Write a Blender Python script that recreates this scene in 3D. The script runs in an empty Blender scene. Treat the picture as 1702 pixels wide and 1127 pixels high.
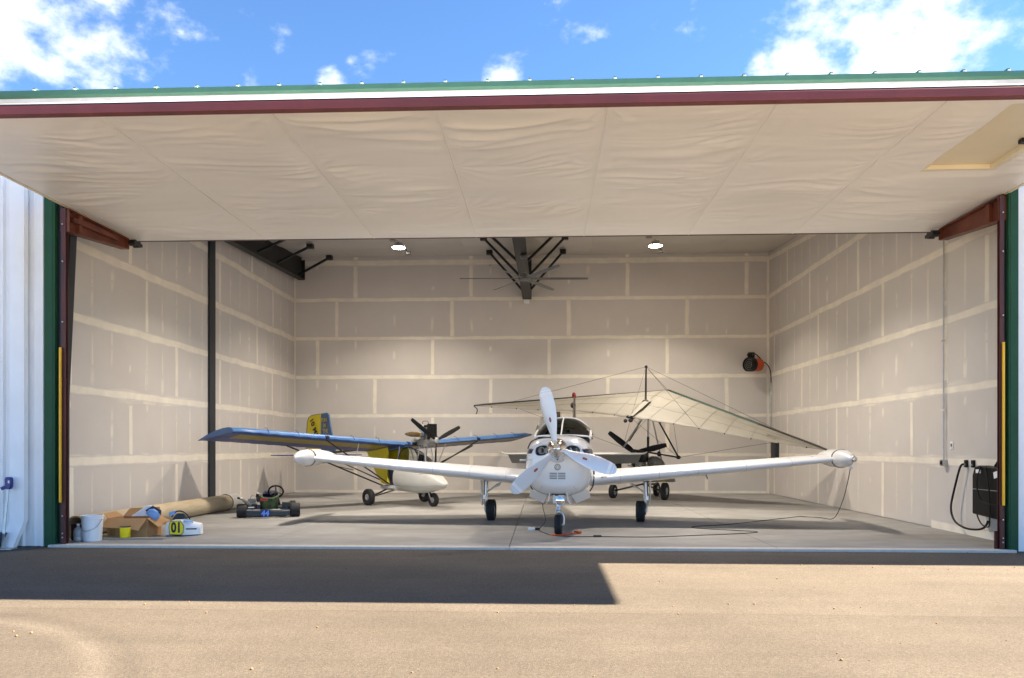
import bpy, bmesh, math, random
from mathutils import Vector, Matrix, noise
random.seed(7)
R = math.radians
scene = bpy.context.scene
COL = scene.collection

# ------------------------------------------------------------------ camera
CAM_H = 1.4508
cam_d = bpy.data.cameras.new('camera')
cam = bpy.data.objects.new('camera', cam_d); COL.objects.link(cam)
cam.location = (0, 0, CAM_H)
cam.rotation_euler = (R(90), 0, 0.0419126)
cam_d.sensor_width = 36; cam_d.lens = 1259.48/1702*36
cam_d.shift_y = (742.17-563.5)/1702
cam_d.clip_start = 0.1; cam_d.clip_end = 3000
scene.camera = cam
# ------------------------------------------------------------------ light
SUN_DIR = Vector((1.155, 0.148, 1.0)).normalized()        # towards the sun
sun_d = bpy.data.lights.new('sun', 'SUN'); sun_d.energy = 5.0; sun_d.angle = R(0.53); sun_d.color = (1.0, .82, .60)
sun = bpy.data.objects.new('sun', sun_d); COL.objects.link(sun)
sun.rotation_euler = (-SUN_DIR).to_track_quat('-Z', 'Y').to_euler()
SKY = 0.05
LAMP_W = 40
EXPOSURE = 2.8
world = bpy.data.worlds.new('World'); scene.world = world; world.use_nodes = True
def build_world():
    nt = world.node_tree; N = nt.nodes; L = nt.links
    for n in list(N): N.remove(n)
    out = N.new('ShaderNodeOutputWorld'); bg = N.new('ShaderNodeBackground'); bg.inputs['Strength'].default_value = SKY
    L.new(bg.outputs[0], out.inputs[0])
    sky = N.new('ShaderNodeTexSky'); sky.sky_type = 'NISHITA'; sky.sun_disc = False
    sky.sun_elevation = math.asin(SUN_DIR.z); sky.sun_rotation = math.atan2(SUN_DIR.x, SUN_DIR.y)
    sky.altitude = 1200; sky.air_density = 0.85; sky.dust_density = 0.1; sky.ozone_density = 2.6
    tc = N.new('ShaderNodeTexCoord')
    # drifting cumulus: soft noise over the direction of view, plus the cloud banks seen over the roof
    mp = N.new('ShaderNodeMapping'); mp.inputs['Scale'].default_value = (1, 1, 1.5); L.new(tc.outputs['Generated'], mp.inputs[0])
    n1 = N.new('ShaderNodeTexNoise'); n1.inputs['Scale'].default_value = 11; n1.inputs['Detail'].default_value = 9; n1.inputs['Roughness'].default_value = .58
    L.new(mp.outputs[0], n1.inputs['Vector'])
    acc = None
    def direction(u, v):
        a = (u-851)/1259.48; b = (742.17-v)/1259.48; C, S = math.cos(.0419126), math.sin(.0419126)
        return Vector((-S+a*C, C+a*S, b)).normalized()
    banks = [(90, 70, .16, .34), (10, 20, .14, .34), (170, 20, .11, .34), (60, 120, .09, .3), (1450, 50, .16, .42), (1590, 15, .15, .42), (1340, 85, .09, .34), (1390, 15, .12, .4), (1520, 85, .09, .34), (540, 130, .034, .36),
             (1150, 60, .04, .13), (1665, 120, .05, .22), (250, 80, .04, .13), (830, 118, .04, .12), (470, 65, .03, .10), (-400, -200, .5, .2), (2300, -100, .5, .2)]
    for u, v, rad, amp in banks:
        vm = N.new('ShaderNodeVectorMath'); vm.operation = 'DISTANCE'; vm.inputs[1].default_value = direction(u, v)
        L.new(tc.outputs['Generated'], vm.inputs[0])
        mr = N.new('ShaderNodeMapRange'); mr.interpolation_type = 'SMOOTHERSTEP'
        mr.inputs[1].default_value = 0; mr.inputs[2].default_value = rad; mr.inputs[3].default_value = amp; mr.inputs[4].default_value = 0
        L.new(vm.outputs['Value'], mr.inputs[0])
        if acc is None: acc = mr.outputs[0]
        else:
            mx = N.new('ShaderNodeMath'); mx.operation = 'MAXIMUM'; L.new(acc, mx.inputs[0]); L.new(mr.outputs[0], mx.inputs[1]); acc = mx.outputs[0]
    nm = N.new('ShaderNodeMapRange'); nm.clamp = False; nm.inputs[1].default_value = .36; nm.inputs[2].default_value = .64; nm.inputs[3].default_value = -.5; nm.inputs[4].default_value = .5; L.new(n1.outputs[0], nm.inputs[0])
    ad = N.new('ShaderNodeMath'); ad.operation = 'MULTIPLY_ADD'; ad.inputs[1].default_value = 2.6; L.new(acc, ad.inputs[0]); L.new(nm.outputs[0], ad.inputs[2])
    rp = N.new('ShaderNodeMapRange'); rp.interpolation_type = 'SMOOTHSTEP'
    rp.inputs[1].default_value = .34; rp.inputs[2].default_value = 1.25; L.new(ad.outputs[0], rp.inputs[0])
    hs = N.new('ShaderNodeHueSaturation'); hs.inputs['Saturation'].default_value = 1.13; hs.inputs['Value'].default_value = 1.0
    L.new(sky.outputs[0], hs.inputs['Color'])
    cl = N.new('ShaderNodeMixRGB'); cl.inputs[2].default_value = (4.6, 4.75, 4.95, 1)
    L.new(rp.outputs[0], cl.inputs[0]); L.new(hs.outputs[0], cl.inputs[1]); L.new(cl.outputs[0], bg.inputs[0])
build_world()
vs = scene.view_settings
vs.view_transform = 'Standard'; vs.look = 'None'; vs.gamma = 1; vs.exposure = EXPOSURE; vs.use_curve_mapping = False
scene.cycles.max_bounces = 10; scene.cycles.diffuse_bounces = 6; scene.cycles.transparent_max_bounces = 16

# ------------------------------------------------------------------ materials
MAT = {}
def mat(name, col, rough=.6, metal=0, var=.12, vscale=3.0, bump=0, bscale=60, coat=0, tint=None, tscale=.5, tamt=0, stretch=None, spec=.5, emit=None):
    """Principled with procedural colour variation, stains and relief in world space."""
    m = bpy.data.materials.new(name); m.use_nodes = True; MAT[name] = m
    nt = m.node_tree; N = nt.nodes; L = nt.links; b = N['Principled BSDF']
    b.inputs['Roughness'].default_value = rough; b.inputs['Metallic'].default_value = metal
    b.inputs['Specular IOR Level'].default_value = spec
    if coat: b.inputs['Coat Weight'].default_value = coat; b.inputs['Coat Roughness'].default_value = .08
    geo = N.new('ShaderNodeNewGeometry'); vec = geo.outputs['Position']
    if stretch:
        mp = N.new('ShaderNodeMapping'); mp.inputs['Scale'].default_value = stretch; L.new(vec, mp.inputs[0]); vec = mp.outputs[0]
    n = N.new('ShaderNodeTexNoise'); n.inputs['Scale'].default_value = vscale; n.inputs['Detail'].default_value = 7; n.inputs['Roughness'].default_value = .6
    L.new(vec, n.inputs['Vector'])
    mr = N.new('ShaderNodeMapRange'); mr.inputs[1].default_value = .25; mr.inputs[2].default_value = .75
    mr.inputs[3].default_value = 1-var; mr.inputs[4].default_value = 1+var; L.new(n.outputs[0], mr.inputs[0])
    vm = N.new('ShaderNodeVectorMath'); vm.operation = 'SCALE'; vm.inputs[0].default_value = col[:3]; L.new(mr.outputs[0], vm.inputs['Scale'])
    c = vm.outputs[0]
    if tint:
        n2 = N.new('ShaderNodeTexNoise'); n2.inputs['Scale'].default_value = tscale; n2.inputs['Detail'].default_value = 5; L.new(vec, n2.inputs['Vector'])
        m2 = N.new('ShaderNodeMapRange'); m2.inputs[1].default_value = .45; m2.inputs[2].default_value = .7; m2.inputs[4].default_value = tamt; L.new(n2.outputs[0], m2.inputs[0])
        mx = N.new('ShaderNodeMixRGB'); mx.inputs[2].default_value = (*tint, 1); L.new(m2.outputs[0], mx.inputs[0]); L.new(c, mx.inputs[1]); c = mx.outputs[0]
    L.new(c, b.inputs['Base Color'])
    if bump:
        n3 = N.new('ShaderNodeTexNoise'); n3.inputs['Scale'].default_value = bscale; n3.inputs['Detail'].default_value = 4; L.new(vec, n3.inputs['Vector'])
        bp = N.new('ShaderNodeBump'); bp.inputs['Strength'].default_value = 1; bp.inputs['Distance'].default_value = bump; L.new(n3.outputs[0], bp.inputs['Height']); L.new(bp.outputs[0], b.inputs['Normal'])
    if emit: b.inputs['Emission Color'].default_value = (*emit[0], 1); b.inputs['Emission Strength'].default_value = emit[1]
    return m
mat('drywall', (.60, .56, .53), .85, var=.04, vscale=1.3, bump=.0006, bscale=240, tint=(.52, .475, .45), tscale=.35, tamt=.35)
mat('concrete', (.275, .273, .268), .6, var=.20, vscale=2.6, bump=.0012, bscale=90, tint=(.19, .18, .165), tscale=.8, tamt=.8, stretch=(.7, 1.3, 1))
mat('concrete_edge', (.52, .49, .44), .8, var=.12, vscale=8, bump=.001, bscale=120)
mat('dark_gap', (.03, .03, .03), .9)
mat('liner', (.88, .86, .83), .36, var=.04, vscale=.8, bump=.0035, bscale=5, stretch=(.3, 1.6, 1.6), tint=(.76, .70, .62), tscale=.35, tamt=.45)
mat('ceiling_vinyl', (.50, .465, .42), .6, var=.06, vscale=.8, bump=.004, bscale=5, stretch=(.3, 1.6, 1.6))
mat('fascia_grey', (.50, .51, .53), .5, var=.12, vscale=4, tint=(.36, .36, .36), tscale=3, tamt=.5)
mat('white_steel', (.80, .82, .84), .42, var=.04, vscale=2, tint=(.66, .66, .64), tscale=1.2, tamt=.3)
mat('green_steel', (.013, .068, .032), .55, var=.15, vscale=3, spec=.25)
mat('roof_green', (.042, .125, .090), .45, var=.12, vscale=3)
mat('red_steel', (.070, .013, .011), .5, var=.2, vscale=5, bump=.0006, bscale=60, tint=(.04, .010, .009), tscale=2.5, tamt=.6)
mat('rail_red', (.19, .040, .042), .55, var=.18, vscale=5, bump=.0006, bscale=60, tint=(.12, .03, .03), tscale=2.5, tamt=.6)
mat('rust_steel', (.15, .036, .018), .5, var=.25, vscale=4, tint=(.05, .014, .010), tscale=2.2, tamt=.7)
mat('black_steel', (.007, .008, .010), .5, var=.25, vscale=4)
mat('navy_steel', (.016, .021, .03), .48, var=.2, vscale=3)
mat('yellow_steel', (.80, .46, .012), .4, var=.08, vscale=5)
mat('cream_paint', (.78, .70, .52), .4, var=.03)
mat('aircraft_white', (.73, .74, .755), .25, var=.03, vscale=2, coat=.6)
mat('aircraft_satin', (.66, .675, .70), .33, var=.04, vscale=2.5, coat=.35)
mat('aluminium', (.62, .63, .65), .32, .85, var=.1, vscale=6)
mat('dull_metal', (.36, .35, .33), .45, .7, var=.3, vscale=12)
mat('grey_paint', (.34, .35, .35), .45, var=.08)
mat('chrome', (.80, .78, .76), .07, 1, var=.02)
mat('brass', (.33, .24, .12), .35, .9, var=.25, vscale=10)
mat('rubber', (.018, .018, .019), .75, var=.25, vscale=9, bump=.0006, bscale=120)
mat('black_plastic', (.007, .007, .008), .5, var=.15, spec=.3)
mat('trim_black', (.008, .009, .014), .35)
mat('intake_dark', (.10, .10, .10), .6)
mat('fin_brown', (.030, .020, .016), .4)
mat('elevator_grey', (.20, .205, .205), .45, var=.08)
mat('trim_navy', (.012, .02, .05), .3)
mat('decal_red', (.36, .035, .02), .4)
mat('blade_tip', (.86, .87, .88), .3)
mat('blade_grey', (.70, .73, .78), .35, .25, var=.03)
mat('wing_blue', (.04, .135, .36), .42, var=.12, vscale=2.5, tint=(.10, .23, .42), tscale=1.2, tamt=.5)
mat('wing_deep', (.008, .030, .24), .45, var=.12)
mat('wing_yellow', (.33, .26, .015), .5, var=.12)
mat('pod_white', (.64, .64, .61), .38, var=.05, vscale=4, tint=(.58, .56, .46), tscale=2.5, tamt=.35)
mat('yellow_fabric', (.72, .58, .015), .55, var=.08, vscale=4)
mat('fin_blue', (.06, .135, .27), .5, var=.08)
mat('letter_yellow', (.55, .40, .05), .5)
mat('seat_navy', (.03, .036, .06), .8, var=.2, vscale=9)
mat('sail', (.235, .222, .19), .6, var=.05, vscale=2, tint=(.19, .178, .15), tscale=1.1, tamt=.45)
mat('sail_seam', (.205, .192, .162), .6)
mat('sail_green', (.012, .085, .06), .5)
mat('tube_dark', (.03, .027, .024), .4, var=.2)
mat('camo', (.09, .13, .055), .5, var=.4, vscale=14, tint=(.02, .035, .014), tscale=9, tamt=.9)
mat('kart_blue', (.007, .011, .06), .35)
mat('kart_black', (.012, .016, .016), .4)
mat('number_blue', (.12, .26, .85), .4)
mat('plate_navy', (.004, .012, .10), .4)
mat('red_plastic', (.48, .03, .02), .4)
mat('orange_paint', (.52, .075, .015), .42, var=.12, vscale=6)
mat('cardboard', (.42, .235, .10), .85, var=.08, vscale=6, bump=.0006, bscale=100)
mat('cardboard_in', (.30, .165, .07), .9)
mat('paper_tube', (.52, .425, .28), .75, var=.12, vscale=5, tint=(.40, .30, .18), tscale=3, tamt=.5, stretch=(4, .6, 4))
mat('plastic_wrap', (.72, .71, .68), .3, var=.1, vscale=12, bump=.004, bscale=25)
mat('bucket_white', (.80, .82, .85), .4, var=.03)
mat('clear_plastic', (.34, .36, .37), .25, var=.2, vscale=14)
mat('bright_yellow', (.86, .70, .008), .4, var=.04)
mat('light_blue', (.20, .36, .66), .4)
mat('wood', (.34, .28, .21), .8, var=.15, vscale=9, stretch=(1, 9, 9))
mat('galv', (.45, .46, .46), .35, .75, var=.15, vscale=10)
mat('white_plastic', (.80, .80, .80), .4)
mat('paper_white', (.82, .82, .82), .8)
mat('blue_plastic', (.008, .022, .20), .35)
mat('fan_grey', (.11, .11, .11), .4, .5)
mat('brown_box', (.085, .06, .045), .6)
mat('orange_plastic', (.62, .085, .012), .5)
mat('cord_green', (.022, .03, .022), .6)
mat('beacon_red', (.22, .01, .008), .25)
mat('lamp_glow', (.9, .9, .9), .4, emit=((1, .93, .80), 14))
mat('door_grey', (.40, .40, .40), .5)
def mud_material():
    """bare drywall paper that turns to dried joint compound where the trowel left it (attribute fe)"""
    m = mat('joint_mud', (.60, .56, .53), .85, var=.04, vscale=1.3, bump=.0006, bscale=240, tint=(.52, .475, .45), tscale=.35, tamt=.35)
    nt = m.node_tree; N = nt.nodes; L = nt.links; b = N['Principled BSDF']
    at = N.new('ShaderNodeAttribute'); at.attribute_name = 'fe'
    geo = N.new('ShaderNodeNewGeometry')
    n = N.new('ShaderNodeTexNoise'); n.inputs['Scale'].default_value = 3.5; n.inputs['Detail'].default_value = 4; L.new(geo.outputs['Position'], n.inputs['Vector'])
    mr = N.new('ShaderNodeMapRange'); mr.inputs[1].default_value = .3; mr.inputs[2].default_value = .7; mr.inputs[3].default_value = .55; mr.inputs[4].default_value = 1.0; L.new(n.outputs[0], mr.inputs[0])
    mu = N.new('ShaderNodeMath'); mu.operation = 'MULTIPLY'; mu.use_clamp = True; L.new(at.outputs['Fac'], mu.inputs[0]); L.new(mr.outputs[0], mu.inputs[1])
    mx = N.new('ShaderNodeMixRGB'); mx.inputs[2].default_value = (.84, .78, .67, 1)
    src = b.inputs['Base Color'].links[0].from_socket
    L.new(mu.outputs[0], mx.inputs[0]); L.new(src, mx.inputs[1]); L.new(mx.outputs[0], b.inputs['Base Color'])
mud_material()
def glass_material(name, tint, mixv=.18):
    m = bpy.data.materials.new(name); m.use_nodes = True; MAT[name] = m
    nt = m.node_tree; N = nt.nodes; L = nt.links
    tr = N.new('ShaderNodeBsdfTransparent'); tr.inputs[0].default_value = (*tint, 1)
    gl = N.new('ShaderNodeBsdfGlossy'); gl.inputs['Roughness'].default_value = .03
    fr = N.new('ShaderNodeFresnel'); fr.inputs[0].default_value = 1.5
    ns = N.new('ShaderNodeTexNoise'); ns.inputs['Scale'].default_value = 3
    ad = N.new('ShaderNodeMath'); ad.operation = 'MULTIPLY_ADD'; ad.inputs[1].default_value = .02; L.new(ns.outputs[0], ad.inputs[0]); L.new(fr.outputs[0], ad.inputs[2])
    mx = N.new('ShaderNodeMixShader'); L.new(ad.outputs[0], mx.inputs[0]); L.new(tr.outputs[0], mx.inputs[1]); L.new(gl.outputs[0], mx.inputs[2]); L.new(mx.outputs[0], N['Material Output'].inputs[0])
glass_material('green_glass', (.020, .075, .05))
glass_material('clear_screen', (.62, .66, .66))
def tarmac_material():
    m = bpy.data.materials.new('tarmac'); m.use_nodes = True; MAT['tarmac'] = m
    nt = m.node_tree; N = nt.nodes; L = nt.links; b = N['Principled BSDF']; b.inputs['Roughness'].default_value = .9; b.inputs['Specular IOR Level'].default_value = .25
    geo = N.new('ShaderNodeNewGeometry'); P = geo.outputs['Position']
    def nz(scale, detail=4, rough=.6, vec=P):
        n = N.new('ShaderNodeTexNoise'); n.inputs['Scale'].default_value = scale; n.inputs['Detail'].default_value = detail; n.inputs['Roughness'].default_value = rough; L.new(vec, n.inputs['Vector']); return n.outputs[0]
    def mr(x, a, bb, c, d):
        r = N.new('ShaderNodeMapRange'); r.inputs[1].default_value = a; r.inputs[2].default_value = bb; r.inputs[3].default_value = c; r.inputs[4].default_value = d; L.new(x, r.inputs[0]); return r.outputs[0]
    def mul(a, bb):
        x = N.new('ShaderNodeMath'); x.operation = 'MULTIPLY'; L.new(a, x.inputs[0]); L.new(bb, x.inputs[1]); return x.outputs[0]
    mp = N.new('ShaderNodeMapping'); mp.inputs['Scale'].default_value = (.25, 1.4, 1); L.new(P, mp.inputs[0])
    f = mul(mr(nz(.5, 5), .3, .7, .84, 1.16), mr(nz(1.6, 5, .6, mp.outputs[0]), .3, .7, .91, 1.09))
    f = mul(f, mr(nz(48, 3, .7), .3, .7, .74, 1.26)); f = mul(f, mr(nz(130, 2, .7), .3, .7, .6, 1.4))
    vo = N.new('ShaderNodeTexVoronoi'); vo.inputs['Scale'].default_value = 26; L.new(P, vo.inputs['Vector'])
    f = mul(f, mr(vo.outputs['Distance'], .05, .13, .55, 1.0))
    # paving lane joint parallel to the hangar front
    sep = N.new('ShaderNodeSeparateXYZ'); L.new(P, sep.inputs[0])
    wob = N.new('ShaderNodeMath'); wob.operation = 'MULTIPLY_ADD'; wob.inputs[1].default_value = .10; L.new(nz(.9, 3), wob.inputs[0]); L.new(sep.outputs['Y'], wob.inputs[2])
    f = mul(f, mr(wob.outputs[0], 6.80, 6.86, .96, 1.06))
    jl = N.new('ShaderNodeMath'); jl.operation = 'SUBTRACT'; jl.inputs[1].default_value = 6.83; L.new(wob.outputs[0], jl.inputs[0])
    ja = N.new('ShaderNodeMath'); ja.operation = 'ABSOLUTE'; L.new(jl.outputs[0], ja.inputs[0]); f = mul(f, mr(ja.outputs[0], .004, .02, .80, 1.0))
    # pale dusty tyre tracks sweeping in towards the door on the left
    for cx, cy, rad, w, amt in ((-5.4, 3.6, 2.75, .14, .30), (-5.4, 3.6, 2.05, .12, -.14), (-5.8, 3.4, 1.75, .15, .28), (-5.4, 3.6, 2.98, .12, -.12)):
        sp = N.new('ShaderNodeVectorMath'); sp.operation = 'DISTANCE'; sp.inputs[1].default_value = (cx, cy, -.035); L.new(P, sp.inputs[0])
        su = N.new('ShaderNodeMath'); su.operation = 'SUBTRACT'; su.inputs[1].default_value = rad; L.new(sp.outputs['Value'], su.inputs[0])
        ab = N.new('ShaderNodeMath'); ab.operation = 'ABSOLUTE'; L.new(su.outputs[0], ab.inputs[0])
        f = mul(f, mr(ab.outputs[0], 0, w, 1+amt, 1))
    sc = N.new('ShaderNodeVectorMath'); sc.operation = 'SCALE'; sc.inputs[0].default_value = TARMAC; L.new(f, sc.inputs['Scale']); L.new(sc.outputs[0], b.inputs['Base Color'])
    bp = N.new('ShaderNodeBump'); bp.inputs['Distance'].default_value = .006; bp.inputs['Strength'].default_value = .8; L.new(nz(95, 3, .7), bp.inputs['Height']); L.new(bp.outputs[0], b.inputs['Normal'])
TARMAC = (.086, .0755, .064)
tarmac_material()
mat('bounce_concrete', (.42, .38, .32), .9, var=.1, vscale=1.5)
mat('dry_ground', (.30, .26, .18), .95, var=.25, vscale=.3)

# ------------------------------------------------------------------ mesh helpers
WM = {}
def tag(o, label, cat, group=None):
    o['label'] = label; o['category'] = cat
    if group: o['group'] = group
    return o
def thing(name, label, cat, loc=(0, 0, 0), rz=0, group=None):
    o = bpy.data.objects.new(name, None); COL.objects.link(o); o.empty_display_size = .2
    o.location = loc; o.rotation_euler = (0, 0, rz)
    WM[o.name] = Matrix.Translation(loc) @ Matrix.Rotation(rz, 4, 'Z')
    return tag(o, label, cat, group)
def wm(o):
    while o.parent: o = o.parent
    return WM.get(o.name, Matrix.Identity(4))
class MB:
    def __init__(s): s.v = []; s.f = []; s.mi = []; s.a = []
    def add(s, vs, fs, m=0, a=None):
        k = len(s.v); s.v += [tuple(p) for p in vs]; s.f += [tuple(i+k for i in f) for f in fs]; s.mi += [m]*len(fs)
        s.a += a if a else [1.0]*len(vs); return s
    def box(s, c, d, rot=None, m=0):
        x, y, z = (q/2 for q in d)
        P = [Vector(p) for p in ((-x,-y,-z),(x,-y,-z),(x,y,-z),(-x,y,-z),(-x,-y,z),(x,-y,z),(x,y,z),(-x,y,z))]
        if rot is not None: P = [rot @ p for p in P]
        c = Vector(c)
        return s.add([p+c for p in P], [(0,3,2,1),(4,5,6,7),(0,1,5,4),(1,2,6,5),(2,3,7,6),(3,0,4,7)], m)
    def bx(s, x0, x1, y0, y1, z0, z1, m=0): return s.box(((x0+x1)/2,(y0+y1)/2,(z0+z1)/2), (x1-x0,y1-y0,z1-z0), None, m)
    def bar(s, p0, p1, w, h, up=(0,0,1), m=0):
        p0, p1 = Vector(p0), Vector(p1); d = (p1-p0); L = d.length; d.normalize()
        u = Vector(up); sx = d.cross(u)
        if sx.length < 1e-4: sx = d.cross(Vector((1,0,0)))
        sx.normalize(); u = sx.cross(d)
        return s.box((p0+p1)/2, (w, L, h), Matrix((sx, d, u)).transposed(), m)
    def ring(s, c, ax, r, n):
        ax = Vector(ax).normalized(); t = Vector((0,0,1)) if abs(ax.z) < .9 else Vector((1,0,0))
        a = ax.cross(t).normalized(); b = ax.cross(a)
        return [Vector(c)+a*r*math.cos(2*math.pi*i/n)+b*r*math.sin(2*math.pi*i/n) for i in range(n)]
    def loft(s, rings, caps=(True, True), closed=True, m=0):
        n = len(rings[0]); vs = [p for r in rings for p in r]; fs = []
        for i in range(len(rings)-1):
            for j in range(n if closed else n-1):
                k = (j+1) % n; fs.append((i*n+j, i*n+k, (i+1)*n+k, (i+1)*n+j))
        if caps[0]: fs.append(tuple(range(n))[::-1])
        if caps[1]: fs.append(tuple(range((len(rings)-1)*n, len(rings)*n)))
        return s.add(vs, fs, m)
    def cyl(s, p0, p1, r0, r1=None, n=14, m=0, caps=(True, True)):
        r1 = r0 if r1 is None else r1; ax = Vector(p1)-Vector(p0)
        return s.loft([s.ring(p0, ax, r0, n), s.ring(p1, ax, r1, n)], caps, True, m)
    def lathe(s, o, ax, prof, n=24, m=0, caps=(True, True)):
        o = Vector(o); ax = Vector(ax).normalized()
        return s.loft([s.ring(o+ax*a, ax, max(r, 1e-4), n) for a, r in prof], caps, True, m)
    def tube(s, pts, r, n=8, m=0):
        pts = [Vector(p) for p in pts]; rr = r if isinstance(r, (list, tuple)) else [r]*len(pts)
        rings = []; pa = None
        for i, p in enumerate(pts):
            d = (pts[min(i+1, len(pts)-1)]-pts[max(i-1, 0)]).normalized()
            if pa is None:
                t = Vector((0,0,1)) if abs(d.z) < .9 else Vector((1,0,0)); a = d.cross(t).normalized()
            else:
                a = pa - d*pa.dot(d); a.normalize()
            pa = a; b = d.cross(a)
            rings.append([p+a*rr[i]*math.cos(2*math.pi*k/n)+b*rr[i]*math.sin(2*math.pi*k/n) for k in range(n)])
        return s.loft(rings, (True, True), True, m)
    def torus(s, c, ax, R0, r, n=32, k=10, m=0):
        ax = Vector(ax).normalized(); big = s.ring(c, ax, 1, n); c = Vector(c); rings = []
        for p in big:
            d = p-c; rings.append([c+d*(R0+r*math.cos(2*math.pi*j/k))+ax*r*math.sin(2*math.pi*j/k) for j in range(k)])
        rings.append(rings[0]); return s.loft(rings, (False, False), True, m)
    def ell(s, c, r, n=20, k=12, m=0, rot=None):
        c = Vector(c); rings = []
        for i in range(k+1):
            t = math.pi*i/k; q = max(math.sin(t), .01)
            ring = [Vector((r[0]*q*math.cos(2*math.pi*j/n), r[1]*q*math.sin(2*math.pi*j/n), -r[2]*math.cos(t))) for j in range(n)]
            rings.append([c+(rot @ p if rot is not None else p) for p in ring])
        return s.loft(rings, (True, True), True, m)
    def prism(s, pts, off, m=0):
        off = Vector(off); n = len(pts); a = [Vector(p) for p in pts]; b = [p+off for p in a]
        return s.add(a+b, [tuple(range(n))[::-1], tuple(range(n, 2*n))]+[(i, (i+1) % n, (i+1) % n+n, i+n) for i in range(n)], m)
    def mesh(s, name, mats, M=None, smooth=35, fe=False):
        me = bpy.data.meshes.new(name); vs = [M @ Vector(p) for p in s.v] if M is not None else s.v
        me.from_pydata([tuple(p) for p in vs], [], s.f)
        for q in ([mats] if isinstance(mats, str) else mats): me.materials.append(MAT[q])
        me.polygons.foreach_set('material_index', s.mi)
        bm = bmesh.new(); bm.from_mesh(me)
        if not fe: bmesh.ops.recalc_face_normals(bm, faces=bm.faces)
        bm.to_mesh(me); bm.free()
        if smooth:
            me.polygons.foreach_set('use_smooth', [True]*len(me.polygons)); me.set_sharp_from_angle(angle=R(smooth))
        if fe:
            at = me.attributes.new('fe', 'FLOAT', 'POINT'); at.data.foreach_set('value', s.a)
        me.update(); return me
    def build(s, name, mats, parent=None, world=False, smooth=35, bevel=0, label=None, kind=None, fe=False):
        M = wm(parent).inverted() if (parent is not None and world) else None
        o = bpy.data.objects.new(name, s.mesh(name, mats, M, smooth, fe)); COL.objects.link(o)
        if parent is not None: o.parent = parent
        if bevel:
            md = o.modifiers.new('bevel', 'BEVEL'); md.width = bevel; md.segments = 2; md.limit_method = 'ANGLE'; md.angle_limit = R(40)
        if label: o['label'] = label
        if kind: o['kind'] = kind
        return o
def link_copy(o, loc, parent=None, scale=None):
    c = o.copy(); COL.objects.link(c); c.location = loc
    if parent is not None: c.parent = parent
    if scale is not None: c.scale = scale
    return c
def lettering(name, body, size, M, material, parent, bold=.0, align='CENTER'):
    cu = bpy.data.curves.new(name, 'FONT'); cu.body = body; cu.size = size; cu.align_x = align; cu.align_y = 'CENTER'; cu.extrude = .0008; cu.offset = bold; cu.resolution_u = 3
    t = bpy.data.objects.new(name, cu); COL.objects.link(t)
    dg = bpy.context.evaluated_depsgraph_get(); me = bpy.data.meshes.new_from_object(t.evaluated_get(dg)); bpy.data.objects.remove(t)
    me.transform(M); me.materials.clear(); me.materials.append(MAT[material])
    o = bpy.data.objects.new(name, me); COL.objects.link(o); o.parent = parent; return o
def basis(o, ux, uy):
    ux = Vector(ux).normalized(); uy = Vector(uy).normalized(); uz = ux.cross(uy); M = Matrix((ux, uy, uz)).transposed().to_4x4(); M.translation = Vector(o); return M
def boolean_cut(o, cutter):
    md = o.modifiers.new('cut', 'BOOLEAN'); md.operation = 'DIFFERENCE'; md.object = cutter; md.solver = 'EXACT'; md.material_mode = 'TRANSFER'
    dg = bpy.context.evaluated_depsgraph_get(); me = bpy.data.meshes.new_from_object(o.evaluated_get(dg)); o.modifiers.clear(); o.data = me
    bpy.data.objects.remove(cutter)
    me.polygons.foreach_set('use_smooth', [True]*len(me.polygons)); me.set_sharp_from_angle(angle=R(35))
def smoothpath(pts, k=6):
    P = [Vector(p) for p in pts]; out = []
    for i in range(len(P)-1):
        a, b, c, d = P[max(i-1, 0)], P[i], P[i+1], P[min(i+2, len(P)-1)]
        for j in range(k):
            t = j/k; out.append(.5*((2*b)+(c-a)*t+(2*a-5*b+4*c-d)*t*t+(3*b-a-3*c+d)*t**3))
    out.append(P[-1]); return out
def wheel(name, parent, c, ax, r, w, rim_r, rim_mat='aluminium', tread=True):
    """tyre with rounded shoulders and grooves > rim with hub"""
    ax = Vector(ax).normalized(); c = Vector(c); h = w/2
    prof = [(-h*.75, rim_r), (-h*.95, rim_r+.35*(r-rim_r)), (-h, r-.30*(r-rim_r)), (-h*.82, r-.06*(r-rim_r)), (-h*.6, r)]
    if tread:
        for g in (-.36, 0, .36): prof += [(h*(g-.07), r), (h*(g-.05), r-.012*r/.2), (h*(g+.05), r-.012*r/.2), (h*(g+.07), r)]
    prof += [(-a, q) for a, q in prof[4::-1]]
    t = MB().lathe(c, ax, prof, 32, caps=(False, False)).build('tyre', 'rubber', parent)
    m = MB()
    for sgn in (-1, 1):
        m.lathe(c, ax*sgn, [(0, rim_r*1.0), (h*.78, rim_r*1.02), (h*.80, rim_r*.86), (h*.45, rim_r*.78), (h*.5, rim_r*.36), (h*.85, rim_r*.30), (h*.9, 0)], 24, caps=(False, True))
    m.build('rim', rim_mat, t)
    return t

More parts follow.
